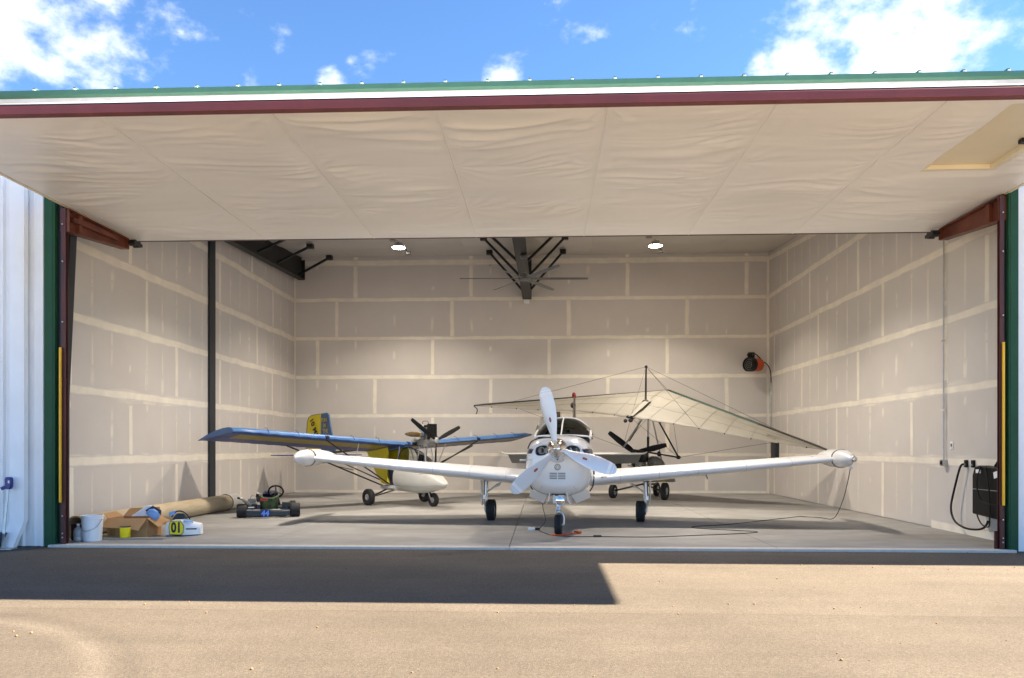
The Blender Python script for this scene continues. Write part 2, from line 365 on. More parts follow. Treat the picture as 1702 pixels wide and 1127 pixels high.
# ------------------------------------------------------------------ ground
XL, XR, YB = -7.893, 6.951, 23.689
YF = 10.98                                             # front wall plane
def struct(o): o['kind'] = 'structure'; return o
struct(MB().bx(-400, 400, -400, 400, -.30, -.25).build('ground', 'dry_ground', smooth=0))
struct(MB().bx(-90, 90, -60, -5, -.24, -.04).build('bounce_ground', 'bounce_concrete', smooth=0))  # unseen pale ground behind the camera, added to bounce sunlight into the hangar
struct(MB().bx(-70, 70, -4.99, 70, -.24, -.035).build('tarmac', 'tarmac', smooth=0))
fl = struct(MB().bx(-8.2, 7.25, 11.0, 23.9, -.2, -.045).build('hangar_floor', 'dark_gap', smooth=0))
xs = [-8.2, -4.23, -.50, 3.34, 7.25]; ys = [11.06, 17.35, 23.95]
for i in range(4):
    for j in range(2):
        MB().bx(xs[i]+.004, xs[i+1]-.004, ys[j]+.004, ys[j+1]-.004, -.04, 0).build('slab', 'concrete', fl, smooth=0, bevel=.004)
for i in range(4):
    MB().bx(max(xs[i]+.003, -7.30), min(xs[i+1]-.003, 6.60), 10.86, 11.055, -.044, .001).build('slab_edge', 'concrete_edge', fl, smooth=0, bevel=.008)

# ------------------------------------------------------------------ hangar
hangar = thing('hangar', 'white ribbed steel hangar with green trim and unpainted drywall inside', 'building', (-.45, 17.3, 0))
def zc(y): return 7.33-(23.69-y)*.083                  # underside of the sloping ceiling
ROW = 1.2192; ST = .6096
unit = MB().bx(-.5, .5, -.5, .5, -.5, .5)
def clip_top(poly):
    """cut a (y, z) polygon at the ceiling slope"""
    out = []
    for i in range(len(poly)):
        p, q = poly[i], poly[(i+1) % len(poly)]
        fp, fq = zc(p[0])+.13-p[1], zc(q[0])+.13-q[1]
        if fp >= 0: out.append(p)
        if (fp >= 0) != (fq >= 0):
            t = fp/(fp-fq); out.append((p[0]+(q[0]-p[0])*t, p[1]+(q[1]-p[1])*t))
    return out
def ribbon(mb, p0, p1, w, n, rag=.25, fade=False):
    """feathered smear of joint compound from p0 to p1, lying against a wall with normal n"""
    p0, p1, n = Vector(p0), Vector(p1), Vector(n); d = p1-p0; L = d.length; d.normalize(); s = d.cross(n); k = max(3, int(L/.16)); vs = []; at = []; seed = random.random()*90
    for i in range(k+1):
        t = i/k; c = p0+d*L*t + s*w*.12*noise.noise((seed, t*L*1.3, 5))
        e = 1.0
        if fade: e = max(0., min(1, 4*t, 4*(1-t)))*(.55+.45*noise.noise((seed+3, t*L*2.2, 1)))
        for q, a in ((-1, 0), (-.62, 1), (.62, 1), (1, 0)):
            j = 1+rag*noise.noise((seed+q*7, t*L*2.6, 2))+rag*.6*noise.noise((seed+q*7, t*L*8, 4))
            vs.append(c+s*w*.5*q*j); at.append(max(0, a*e))
    fs = [(i*4+j, i*4+j+1, i*4+j+5, i*4+j+4) for i in range(k) for j in range(3)]
    mb.add(vs, fs, 0, at)
def drywall(name, axis, const, face, lo, hi, rows, seam_w, vert_w, studs):
    """one wall: dark backing > sheets laid in courses, taped joints, smeared screw lines. axis 'x': wall runs along x at y = const"""
    n = Vector((0, face, 0)) if axis == 'x' else Vector((face, 0, 0))
    def P(a, z, off): return Vector((a, const+face*off, z)) if axis == 'x' else Vector((const+face*off, a, z))
    mb = MB()
    if axis == 'x': mb.bx(lo-.2, hi+.2, const+.016, const+.16, -.05, 7.6)
    else:
        poly = clip_top([(lo, -.05), (hi, -.05), (hi, 9), (lo, 9)])
        mb.prism([(const-face*.016, y, z) for y, z in poly], (-face*.14, 0, 0))
    wall = mb.build(name, 'drywall', hangar, True, smooth=0)
    streak = MB(); lay = [0]
    def off(): lay[0] = (lay[0]+1) % 70; return .0004+lay[0]*.00002
    for r, joints in enumerate(rows):
        z0, z1 = max(.015, r*ROW-.02+.0015), (r+1)*ROW-.02-.0015
        if r == 5: z1 = 7.46
        js = [lo]+[j for j in sorted(joints) if lo+.2 < j < hi-.2]+[hi]
        for a, b in zip(js[:-1], js[1:]):
            poly = clip_top([(a+.0015, z0), (b-.0015, z0), (b-.0015, z1), (a+.0015, z1)]) if axis == 'y' else [(a+.0015, z0), (b-.0015, z0), (b-.0015, z1), (a+.0015, z1)]
            if len(poly) < 3: continue
            m = MB(); m.prism([P(y, z, random.uniform(-.001, .0005)) for y, z in poly] if 0 else [P(y, z, 0) for y, z in poly], -n*.0125); m.build('drywall_sheet', 'drywall', wall, True, smooth=0)
        for j in js[1:-1]:
            top = min(z1, zc(j)-.02) if axis == 'y' else z1
            if top > z0+.1:
                m = MB(); ribbon(m, P(j, z0, .0022), P(j, top, .0022), vert_w*random.uniform(.85, 1.2), n, .3); m.build('joint_tape', 'joint_mud', wall, True, smooth=0, fe=True)
        for s in studs:
            if not lo+.1 < s < hi-.05 or any(abs(s-j) < .1 for j in js): continue
            top = min(z1, zc(s)-.05) if axis == 'y' else z1
            if top < z0+.2: continue
            full = axis == 'y'
            if full and random.random() < .68:
                of = off(); ribbon(streak, P(s+random.uniform(-.015, .015), z0+random.uniform(0, .12), of), P(s, top-random.uniform(0, .2), of), random.uniform(.05, .085), n, .5, True)
            for q in range(random.choice((0, 1, 1, 2) if full else (0, 0, 1))):
                zz = random.uniform(z0, top-.25); ln = random.uniform(.12, .55)
                of = off(); ribbon(streak, P(s+random.uniform(-.02, .02), zz, of), P(s, min(top, zz+ln), of), random.uniform(.05, .13), n, .5, True)
    for k in range(1, 6):
        e = hi
        if axis == 'y' and k*ROW-.02 > zc(lo): 
            e0 = 23.69-(7.33-(k*ROW-.02))/.083
        else: e0 = lo
        m = MB(); ribbon(m, P(e0, k*ROW-.02, .0028), P(e, k*ROW-.02, .0028), seam_w*random.uniform(.9, 1.15), n, .34)
        if axis == 'y' and k in (1, 2):                # second, wider skim coat low on the side walls
            for q in range(4):
                a = random.uniform(lo, hi-3); of = .0024+q*.00008; ribbon(m, P(a, k*ROW-.02+random.uniform(-.06, .05), of), P(a+random.uniform(1, 3), k*ROW-.02+random.uniform(-.05, .05), of), random.uniform(.16, .30), n, .4, True)
        m.build('joint_tape', 'joint_mud', wall, True, smooth=0, fe=True)
    streak.build('screw_mud', 'joint_mud', wall, True, smooth=0, fe=True, kind='stuff')
    return wall
S6 = 6*ST
bw = drywall('back_wall', 'x', YB, -1, XL, XR, [[-5.935+k*S6 for k in range(4)], [-7.148+k*S6 for k in range(5)], [-5.319+k*S6 for k in range(4)],
      [-7.148+k*S6 for k in range(5)], [-6.538+k*S6 for k in range(4)], [-5.935, -2.277, 2.60, 6.258]], .125, .135, [-7.148+ST*i for i in range(24)])
Y0 = 20.733
rw = drywall('side_wall', 'y', XR, -1, 11.25, YB, [[Y0-ST*k for k in (-4, 2, 8, 14)], [Y0-ST*k for k in (-2, 4, 10, 16)], [Y0-ST*k for k in (0, 6, 12)],
      [Y0-ST*k for k in (-4, 2, 8, 14)], [Y0-ST*k for k in (-5, 1, 6, 12)], [Y0-ST*k for k in (-2, 4, 10)]], .15, .13, [Y0+ST*i for i in range(-16, 6)])
lw = drywall('side_wall', 'y', XL, 1, 11.25, YB, [[12.35, 15.98, 19.43], [14.17, 17.6, 20.58], [12.32, 15.98, 18.17, 21.73], [14.76, 17.6, 20.57], [14.155, 18.17, 21.79], [12.9, 16.5, 20.2]],
      .17, .13, [14.157+ST*i for i in range(-5, 6)]+[18.17+ST*i for i in range(0, 10)])
m = MB(); ribbon(m, (XL+.003, YB-.004, 0), (XL+.003, YB-.004, 7.3), .10, (0, -1, 0), .15); m.build('corner_tape', 'joint_mud', bw, True, smooth=0, fe=True)
m = MB(); ribbon(m, (XR-.03, YB-.004, 0), (XR-.03, YB-.004, 7.3), .12, (0, -1, 0), .15); m.build('corner_tape', 'joint_mud', bw, True, smooth=0, fe=True)
m = MB(); ribbon(m, (XL, YB-.0038, 7.24), (XR, YB-.0038, 7.24), .20, (0, -1, 0), .12); m.build('corner_tape', 'joint_mud', bw, True, smooth=0, fe=True)
m = MB(); ribbon(m, (XL, YB-.0038, .04), (XR, YB-.0038, .04), .10, (0, -1, 0), .12); m.build('corner_tape', 'joint_mud', bw, True, smooth=0, fe=True)
m = MB(); ribbon(m, (XR-.004, 13, zc(13)-.08), (XR-.004, YB, zc(YB)-.08), .16, (-1, 0, 0), .12); m.build('corner_tape', 'joint_mud', rw, True, smooth=0, fe=True)
m = MB(); ribbon(m, (XR-.004, 11.3, .07), (XR-.004, 13.9, .06), .17, (-1, 0, 0), .3); m.build('corner_tape', 'joint_mud', rw, True, smooth=0, fe=True)
# ceiling liner: wrinkled vinyl between the roof purlins
def sheet_grid(x0, x1, y0, y1, nx, ny, zf, skip=None):
    m = MB(); vs = []; fs = []
    for j in range(ny+1):
        for i in range(nx+1):
            x = x0+(x1-x0)*i/nx; y = y0+(y1-y0)*j/ny; vs.append((x, y, zf(x, y, i/nx, j/ny)))
    for j in range(ny):
        for i in range(nx):
            if skip and skip(x0+(x1-x0)*(i+.5)/nx, y0+(y1-y0)*(j+.5)/ny): continue
            a = j*(nx+1)+i; fs.append((a, a+1, a+nx+2, a+nx+1))
    return m.add(vs, fs)
def ceil_z(x, y, s, t):
    sag = -.05*math.sin(math.pi*s)**.6*abs(math.sin(math.pi*t*8))
    return zc(y)+.10+sag+.022*noise.noise((x*.9, y*4.5, 3))+.012*noise.noise((x*3, y*9, 8))
for i in range(8):
    x0 = XL+(XR-XL)*i/8; x1 = XL+(XR-XL)*(i+1)/8
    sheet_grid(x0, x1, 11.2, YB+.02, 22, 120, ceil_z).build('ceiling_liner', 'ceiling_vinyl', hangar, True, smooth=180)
# roof with standing seams, gutter and fascia
BX0, BX1 = -16.0, 27.0                                 # the row of hangars carries on to both sides
def zr(y): return 6.60+(y-10.72)*.088
m = MB(); m.prism([(BX0, 10.72, zr(10.72)), (BX1, 10.72, zr(10.72)), (BX1, 24.3, zr(24.3)), (BX0, 24.3, zr(24.3))], (0, 0, .03))
roof = m.build('roof', 'roof_green', hangar, True, smooth=0)
seam = MB().prism([(-.02, 10.715, zr(10.72)+.031), (.02, 10.715, zr(10.72)+.031), (.02, 24.3, zr(24.3)+.031), (-.02, 24.3, zr(24.3)+.031)], (0, 0, .03)).build('roof_seam', 'roof_green', roof, True, smooth=0)
cap = MB().bx(-.02, .02, 10.70, 10.735, 6.615, 6.640).build('seam_cap', 'white_plastic', roof, True, smooth=0, bevel=.004)
seam.location.x = -15.8; cap.location.x = -15.8
for k in range(1, 71): link_copy(seam, (-15.8+k*.6, 0, 0)); link_copy(cap, (-15.8+k*.6, 0, 0))
m = MB(); m.prism([(BX0, 10.70, 6.505), (BX0, 10.66, 6.53), (BX0, 10.66, 6.60), (BX0, 10.70, 6.612), (BX0, 10.73, 6.60), (BX0, 10.73, 6.505)], (BX1-BX0, 0, 0))
m.build('gutter', 'roof_green', hangar, True, smooth=0)
MB().bx(BX0, BX1, 10.735, 10.97, 6.46, 6.50).build('soffit', 'white_steel', hangar, True, smooth=0)
MB().bx(BX0, BX1, 10.705, 10.73, 6.455, 6.502).build('fascia', 'fascia_grey', hangar, True, smooth=0)
# ribbed siding in sheets of three ribs
def siding(w, h):
    prof = []; x = 0
    for k in range(int(round(w/.305))):
        prof += [(x, 0), (x+.10, 0), (x+.115, -.006), (x+.14, -.006), (x+.155, 0), (x+.225, 0), (x+.245, -.034), (x+.275, -.034), (x+.295, 0)]; x += .305
    prof.append((x, 0)); m = MB(); n = len(prof)
    vs = [(px, py, z) for z in (0, h) for px, py in prof]; return m.add(vs, [(i, i+1, i+1+n, i+n) for i in range(n-1)])
def screws(m, w, h):
    for z in (.22, .95, 1.7, 2.5, 3.3, 4.1):
        if z < h:
            for k in range(int(round(w/.305))): m.cyl((k*.305+.06, 0, z), (k*.305+.06, -.005, z), .007, .005, 6)
sd = siding(.915, 6.55); screws(sd, .915, 6.55); side = sd.build('siding_sheet', 'white_steel', hangar, False, smooth=0)
HB = Vector((-.45, 17.3, 0))
side.location = Vector((-8.315, YF, -.03))-HB
link_copy(side, Vector((-9.23, YF, -.03))-HB); link_copy(side, Vector((6.66, YF, -.03))-HB); 
for k in range(1, 22): link_copy(side, Vector((6.66+k*.915, YF, -.03))-HB)
for k in range(2, 8): link_copy(side, Vector((-8.315-k*.915, YF, -.03))-HB)
for k in range(16):
    w_ = .915 if k < 15 else .305
    o = siding(w_, 1.35).build('siding_sheet', 'white_steel', hangar, False, smooth=0); o.location = Vector((-7.4+k*.915, YF-.001, 5.2))-HB
m = MB(); m.bx(BX0, -7.42, 11.03, 11.16, -.03, 6.5); m.bx(6.68, BX1, 11.03, 11.16, -.03, 6.5); m.bx(-7.42, 6.68, 11.03, 11.16, 5.35, 6.5)
m.build('front_wall', 'dark_gap', hangar, True, smooth=0)
m = MB(); 
for x0, x1 in ((BX0, -8.06), (7.12, BX1)): m.prism([(x0, 11.16, -.03), (x0, 24.2, -.03), (x0, 24.2, zr(24.2)-.01), (x0, 11.16, zr(11.16)-.01)], (x1-x0, 0, 0))
m.bx(-8.05, 7.11, 23.86, 24.2, -.03, 7.7)
m.build('outer_wall', 'white_steel', hangar, True, smooth=0)
# door jambs: green flashing, black seal, red steel post, yellow guide bar
for sx, g0, g1, r0, r1, yx in ((-1, -7.405, -7.24, -7.172, -7.10, -7.16), (1, 6.53, 6.665, 6.432, 6.495, 6.462)):
    m = MB(); m.bx(g0, g1, 10.935, 11.10, -.035, 5.35); m.bx(g0+.02, g1-.03, 10.928, 10.934, -.03, 5.35); m.build('jamb_trim', 'green_steel', hangar, True, smooth=0, bevel=.006)
    a, b = (g1+.001, r0-.001) if sx < 0 else (r1+.001, g0-.001)
    MB().bx(a, b, 11.0, 11.12, -.03, 5.3).build('door_seal', 'trim_black', hangar, True, smooth=0)
    m = MB(); m.bx(r0, r1, 10.975, 10.99, 0, 5.0); m.bx(r0, r1, 11.03, 11.042, 0, 5.0); m.bx((r0+r1)/2-.006, (r0+r1)/2+.006, 10.99, 11.03, 0, 5.0)
    m.bx(r0+.002, r1-.002, 10.966, 10.974, 0, .55)
    p = m.build('jamb_post', 'red_steel', hangar, True, smooth=0, bevel=.003)
    m = MB()
    for z in (.10, .16, .42, 3.3, 4.2, 4.75): m.cyl(((r0+r1)/2, 10.958, z), ((r0+r1)/2, 10.945, z), .012, .010, 6)
    m.build('bolt', 'galv', p, True)
    MB().bx(yx-.013, yx+.013, 10.925, 10.957, .62, 2.92).build('guide_bar', 'yellow_steel', hangar, True, smooth=0, bevel=.004)
    MB().bx(*((-7.32, -7.12, 11.45, 11.465) if sx < 0 else (6.385, 6.431, 11.02, 11.035)), 0, .25).build('base_plate', 'red_steel', hangar, True, smooth=0)
    # tapered header arm the door rolls back on
    xx = -7.07 if sx < 0 else 6.44
    prof = [(11.0, 4.655), (11.0, 4.985), (12.62, 4.985), (12.62, 4.815), (12.45, 4.80)]
    m = MB(); x0, x1 = (xx-.13, xx+.02) if sx < 0 else (xx-.02, xx+.13)
    m.prism([((x0+x1)/2, y, z) for y, z in prof], (.012, 0, 0))
    for (ya, za), (yb, zb) in zip(prof[:], prof[1:]+prof[:1]):
        m.bar(((x0+x1)/2, ya, za), ((x0+x1)/2, yb, zb), .14, .018, (0, -.3, 1))
    m.bx(x0+.02, x1-.01, 11.25, 11.33, 4.70, 4.97); m.bar(((x0+x1)/2+.05, 11.1, 4.86), ((x0+x1)/2+.05, 12.3, 4.90), .05, .07)
    arm = m.build('header_arm', 'rust_steel', hangar, True, smooth=0, bevel=.003)
    m = MB(); cx = xx+.06 if sx < 0 else xx-.06
    for y in (12.66, 12.78): m.cyl((cx-.05, y, 4.93), (cx+.05, y, 4.93), .055, n=16)
    m.bx(cx-.06, cx+.06, 12.6, 12.86, 4.90, 4.95); m.build('door_roller', 'black_steel', hangar, True)
# tapered main column behind the left post, end-wall column, rafters and braces
m = MB(); m.prism([(-7.50, 11.22, 0), (-7.305, 11.22, 0), (-7.30, 11.22, 2.2), (-7.17, 11.22, 4.95), (-7.50, 11.22, 4.95)], (0, .16, 0)); m.build('column', 'navy_steel', hangar, True, smooth=0)
m = MB(); m.bx(XL+.002, XL+.055, 17.50, 17.80, 0, 6.72); m.bx(XL+.056, XL+.066, 17.47, 17.83, 0, .03); m.build('column', 'navy_steel', hangar, True, smooth=0)
def rafter(x, w, pts, name='rafter'):
    m = MB(); n = len(pts)
    m.prism([(x-.005, y, z) for y, z in pts]+[(x-.005, y, zc(y)+.09) for y, z in pts[::-1]], (.01, 0, 0))
    for (ya, za), (yb, zb) in zip(pts[:-1], pts[1:]): m.bar((x, ya, za), (x, yb, zb), w, .018)
    m.bx(x-w/2, x+w/2, pts[-1][0]-.014, pts[-1][0], pts[-1][1]-.02, zc(pts[-1][0]))
    return m.build(name, 'black_steel', hangar, True, smooth=0)
rc = rafter(-.52, .28, [(11.3, 5.60), (15.7, 5.79), (23.62, 6.06)])
rl = rafter(XL+.26, .22, [(11.3, 6.05), (17.5, 6.40), (23.60, 6.72)])
def brace(parent, p, q):
    m = MB(); m.bar(p, q, .055, .055); m.bar((q[0]-.09, q[1], q[2]), (q[0]+.09, q[1], q[2]), .16, .12); m.build('brace', 'black_steel', parent, True, smooth=0)
for y in (18.2, 20.1, 22.3):
    zb = 5.79+(y-15.7)*.034
    for s in (-1, 1): brace(rc, (-.52+s*.10, y+.2, zb+.06), (-.52+s*1.08, y, zc(y)-.04))
for y in (19.5, 21.0, 22.9):
    brace(rl, (XL+.34, y+.2, 6.40+(y-17.5)*.052+.08), (XL+1.35, y, zc(y)-.04))
MB().bx(-.62, -.44, 23.55, 23.64, 5.90, 6.02).build('emergency_light', 'white_plastic', hangar, True, bevel=.01)

# ------------------------------------------------------------------ the big door, swung up level as a canopy
DX0, DX1, DY0, DY1, DZ = -7.08, 6.495, 7.96, 12.90, 5.02
m = MB(); m.bx(DX0-.06, DX1+.06, DY0+.05, DY1, DZ+.075, DZ+.115)
door = m.build('door', 'white_steel', hangar, True, smooth=0, label='big white door swung up level over the tarmac')
xs = [DX0, -4.80, -2.905, -1.15, .68, 2.44, 4.17, DX1]
HX0, HX1, HY0, HY1 = 4.90, 5.72, 8.10, 9.96
def liner_z(x, y, s, t):
    """vinyl facing: pillowed between the frames, long slack folds here and there, creases fanning out of the pinned corners"""
    e = min(1, min(s, 1-s)*10)*min(1, min(t, 1-t)*14)
    bow = -.034*(math.sin(math.pi*s)**.7)*(abs(math.sin(math.pi*t*3))**.5)*(.6+.8*noise.noise((x*.7, y*.9, 4)))
    wx = x+.5*noise.noise((x*.9, y*.9, 11)); wy = y+.35*noise.noise((x*.7, y*.8, 12))
    ang = .16*math.sin(7.3*sum(1 for q in xs if q < x)); u = wx*math.cos(ang)+wy*math.sin(ang); v = -wx*math.sin(ang)+wy*math.cos(ang)
    q = noise.noise((u*.7, v*4.2, 1.5)); q2 = noise.noise((u*1.3, v*9.5, 7.5)); q3 = noise.noise((u*2.2, v*19, 2.5))
    m1 = max(0, .12+1.9*noise.noise((x*.55+4, y*.9, 9))); m2 = max(0, .05+2.2*noise.noise((x*.8-7, y*1.1, 19)))
    wr = .022*(1-abs(q)*2.2)*m1+.014*(1-abs(q2)*2.2)*m2+.008*(1-abs(q3)*2)*m1*m2
    w = (xs[1]-xs[0]); fan = 0
    for cs, ct in ((0, 0), (1, 0), (0, .34), (1, .34), (0, .67), (1, .67), (0, 1), (1, 1)):
        dx = (s-cs)*1.8; dy = (t-ct)*4.9; r = math.hypot(dx, dy)
        if r < 1.1: fan += math.sin(math.atan2(dy, abs(dx)+.02)*11+4*noise.noise((x*1.5, y*1.5, cs+3*ct)))*min(1, r*5)*(1-r/1.1)**2*.010*(.5+noise.noise((cs*9+x*.3, ct*9+y*.3, 6)))
    return DZ+bow-wr*e-fan*e+.004*(1-e)
for i in range(7):
    x0, x1 = xs[i], xs[i+1]
    inhole = (lambda x, y: HX0 < x < HX1 and HY0 < y < HY1) if i == 6 else None
    zf = liner_z
    if i == 6:
        def zf(x, y, s, t):
            d = max(0, max(HX0-x, x-HX1, HY0-y, y-HY1)); k = min(1, d/.25)
            return DZ+(liner_z(x, y, s, t)-DZ)*k
    g = sheet_grid(x0+.004, x1-.004, DY0+.04, DY1-.01, 100 if i == 6 else 76, 190, zf, inhole)
    if i == 6:                                          # snap the cut-out to a clean rectangle
        sx = (x1-x0-.008)/100; sy = (DY1-DY0-.05)/190
        def snap(p):
            x, y, z = p
            if HX0-sx < x < HX1+sx and HY0-sy < y < HY1+sy:
                for b_ in (HX0, HX1):
                    if abs(x-b_) < sx*.5: x = b_
                for b_ in (HY0, HY1):
                    if abs(y-b_) < sy*.5: y = b_
            return (x, y, z)
        g.v = [snap(p) for p in g.v]
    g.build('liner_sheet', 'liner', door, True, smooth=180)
    if i: MB().tube([(x0, DY0+.04+(DY1-DY0-.05)*k/24, DZ+.001+.004*noise.noise((x0, k*.7, 2))) for k in range(25)], .006, 6).build('liner_seam', 'liner', door, True)
m = MB(); m.bx(DX0-.05, DX1+.05, DY0-.06, DY0+.045, DZ-.004, DZ+.086); m.build('bottom_rail', 'rail_red', door, True, smooth=0, bevel=.006)
MB().bx(DX0-.05, DX1+.05, DY0-.05, DY0+.02, DZ+.087, DZ+.105).build('rubber_seal', 'trim_black', door, True, smooth=0)
for x in (DX0-.03, DX1+.03): MB().bx(x-.028, x+.028, DY0+.05, DY1, DZ-.004, DZ+.07).build('side_rail', 'cream_paint', door, True, smooth=0, bevel=.004)
MB().bx(DX0-.05, DX1+.05, DY1-.005, DY1+.06, DZ+.004, DZ+.11).build('top_rail', 'red_steel', door, True, smooth=0)
MB().bx(HX0-.02, HX1+.02, HY0-.02, HY1+.02, DZ+.052, DZ+.072).build('walk_door', 'cream_paint', door, True, smooth=0, label='flat cream walk-through door set into the big door')
m = MB(); m.bx(HX0-.03, HX0, HY0, HY1, DZ-.003, DZ+.052); m.bx(HX1, HX1+.11, HY0, HY1+.02, DZ-.003, DZ+.052); m.bx(HX0-.03, HX1+.11, HY1+.001, HY1+.10, DZ-.005, DZ+.052)
m.build('walk_door_frame', 'cream_paint', door, True, smooth=0, bevel=.003)
m = MB(); m.cyl((HX1-.08, 8.95, DZ+.052), (HX1-.08, 8.95, DZ-.01), .022); m.bar((HX1-.08, 8.95, DZ-.01), (HX1-.19, 8.95, DZ-.01), .025, .02); m.bx(HX1-.12, HX1-.04, 9.12, 9.2, DZ, DZ+.05)
m.build('walk_door_handle', 'black_steel', door, True, bevel=.003)
# downspout with kicked-out foot at the left of the door
m = MB(); prof = [(-.11, 0), (-.11, -.09), (-.05, -.10), (.05, -.10), (.11, -.09), (.11, 0)]
def ds(dx, dy, z, k=1): return [(-7.755+px*k+dx, 10.935+py+dy, z) for px, py in prof]
m.loft([ds(0, 0, 5.4), ds(0, 0, .36), ds(-.015, -.03, .27), ds(-.04, -.14, .06), ds(-.05, -.17, -.02)]); m.build('downspout', 'white_steel', hangar, True, smooth=20, label='white downspout with dented kicked-out foot')

# ------------------------------------------------------------------ ceiling lamps and fan
def high_bay(x, y, z, label, dim=1.0):
    t = thing('ceiling_lamp', label, 'lamp', (x, y, z), 0, 'round high-bay lamps under the ceiling')
    top = zc(y)+.06-z
    m = MB(); m.lathe((0, 0, 0), (0, 0, 1), [(.012, .0), (.012, .17), (0, .175), (.0, .19), (.035, .19), (.06, .13), (.13, .10), (.14, 0)], 28); m.build('housing', 'galv', t)
    MB().lathe((0, 0, 0), (0, 0, 1), [(-.004, 0), (-.002, .17), (.011, .17)], 28, caps=(True, True)).build('lens', 'lamp_glow', t)
    MB().cyl((0, 0, -.006), (0, 0, -.02), .03, .02, 12).build('sensor', 'grey_paint', t)
    m = MB(); m.tube([(0, 0, .13), (0, 0, .17), (-.05, 0, .19), (-.16, .02, top)], .008, 6); m.bx(-.24, -.10, -.05, .07, top-.10, top); m.build('cable', 'dull_metal', t)
    m = MB(); m.tube([(.10, .05, .06), (.16, .2, 0), (.20, .32, -.04)], .012, 6); m.bx(.15, .25, .30, .38, -.09, -.02); m.build('bracket', 'black_steel', t)
    ld = bpy.data.lights.new('ceiling_lamp_light', 'AREA'); ld.shape = 'DISK'; ld.size = .44; ld.energy = LAMP_W*dim; ld.color = (1, .875, .72); ld.spread = R(122)
    lo = bpy.data.objects.new('lamp_light', ld); COL.objects.link(lo); lo.parent = t; lo.location = (0, 0, -.03)
high_bay(-3.93, 20.4, 6.84, 'left of two lit round lamps under the hangar ceiling', .85)
high_bay(2.98, 20.4, 6.81, 'right of two lit round lamps under the hangar ceiling', .85)
for x, w in ((-3.93, 'left'), (2.98, 'right')): high_bay(x, 15.2, zc(15.2)-.23, w+' unseen round lamp added above the raised door to brighten the walls')  # unseen front pair, added to brighten the side walls near the door
t = thing('ceiling_fan', 'big grey six-bladed ceiling fan hanging under the middle rafter', 'fan', (-.45, 17.3, 5.30))
m = MB(); m.cyl((0, 0, .05), (0, 0, .47), .022); m.lathe((0, 0, .44), (0, 0, 1), [(0, .07), (.02, .09), (.07, .09), (.10, .05), (.13, .05)], 16); m.build('drop_rod', 'fan_grey', t)
m = MB(); m.lathe((0, 0, -.06), (0, 0, 1), [(0, .0), (0, .11), (.03, .14), (.06, .14), (.08, .11), (.15, .11), (.17, .06)], 28); m.build('motor', 'fan_grey', t)
for k in range(6):
    a = R(60*k+2); d = Vector((math.cos(a), math.sin(a), 0)); p = Vector((-d.y, d.x, 0)); rings = []
    for q, w in ((.10, .05), (.25, .065), (1.40, .055), (1.46, .03)):
        c = d*q+Vector((0, 0, -.015)); rings.append([c-p*w+Vector((0,0,.012)), c-p*w*.3+Vector((0,0,.018)), c+p*w+Vector((0,0,-.014)), c-p*w*.2+Vector((0,0,-.004))])
    MB().loft(rings).build('fan_blade', 'fan_grey', t, smooth=60)

# ------------------------------------------------------------------ the white low-wing aeroplane
pl = thing('aeroplane', 'white low-wing single-engine aeroplane with three-bladed silver propeller and tip tanks', 'aeroplane', (.412, 14.79, 0), R(-4.25))
def sring(y, zb, zt, hw, n=2.4, k=40, x0=0, nt=None):
    c = (zb+zt)/2; h = (zt-zb)/2; out = []
    for i in range(k):
        t = 2*math.pi*i/k; ct, s_ = math.cos(t), math.sin(t); e = 2/((nt or n) if s_ > 0 else n)
        out.append(Vector((x0+hw*math.copysign(abs(ct)**e, ct), y, c+h*math.copysign(abs(s_)**e, s_))))
    return out
def lerp_rings(S, per=4, k=40):
    """smooth loft through (y, zb, zt, hw, n) stations"""
    P = [Vector(s[:4]) for s in S]; out = []
    for i in range(len(S)-1):
        a, b, c, d = P[max(i-1, 0)], P[i], P[i+1], P[min(i+2, len(P)-1)]
        for j in range(per):
            t = j/per; q = .5*((2*b)+(c-a)*t+(2*a-5*b+4*c-d)*t*t+(3*b-a-3*c+d)*t**3); out.append(sring(q[0], q[1], q[2], q[3], S[i][4]+(S[i+1][4]-S[i][4])*t, k))
    s = S[-1]; out.append(sring(*s[:5], k)); return out
# body: cowling to tail cone
st = [(-2.575, .95, 1.44, .22, 2.1), (-2.56, .86, 1.50, .33, 2.2), (-2.52, .78, 1.56, .43, 2.3), (-2.42, .71, 1.60, .50, 2.5), (-2.25, .65, 1.625, .54, 2.7), (-1.9, .61, 1.64, .560, 2.8), (-1.3, .60, 1.65, .565, 2.8), (-.9, .60, 1.655, .565, 2.8),
      (.3, .60, 1.68, .56, 2.8), (1.4, .66, 1.68, .52, 2.6), (2.6, .84, 1.60, .38, 2.4), (3.8, 1.02, 1.48, .22, 2.2), (4.9, 1.16, 1.38, .09, 2), (5.3, 1.2, 1.34, .03, 2)]
body = MB().loft(lerp_rings(st, 4, 48)).build('fuselage', ['aircraft_white', 'intake_dark'], pl)
def cutter(mb):
    o = mb.build('cutter', ['aircraft_white', 'intake_dark'], pl); return o
for sx in (-1, 1):
    rings = []
    for y, g in ((-2.75, 1.0), (-2.30, .97)):
        rr = []
        for i in range(24):
            t = 2*math.pi*i/24; ct, s_ = math.cos(t), math.sin(t)
            rr.append(Vector((sx*.255+.108*g*math.copysign(abs(ct)**.8, ct), y, 1.385+.082*g*math.copysign(abs(s_)**.8, s_)-.05*ct*sx*(.35))))
        rings.append(rr)
    cm = MB().loft(rings); cm.mi[-1] = 1; boolean_cut(body, cutter(cm))
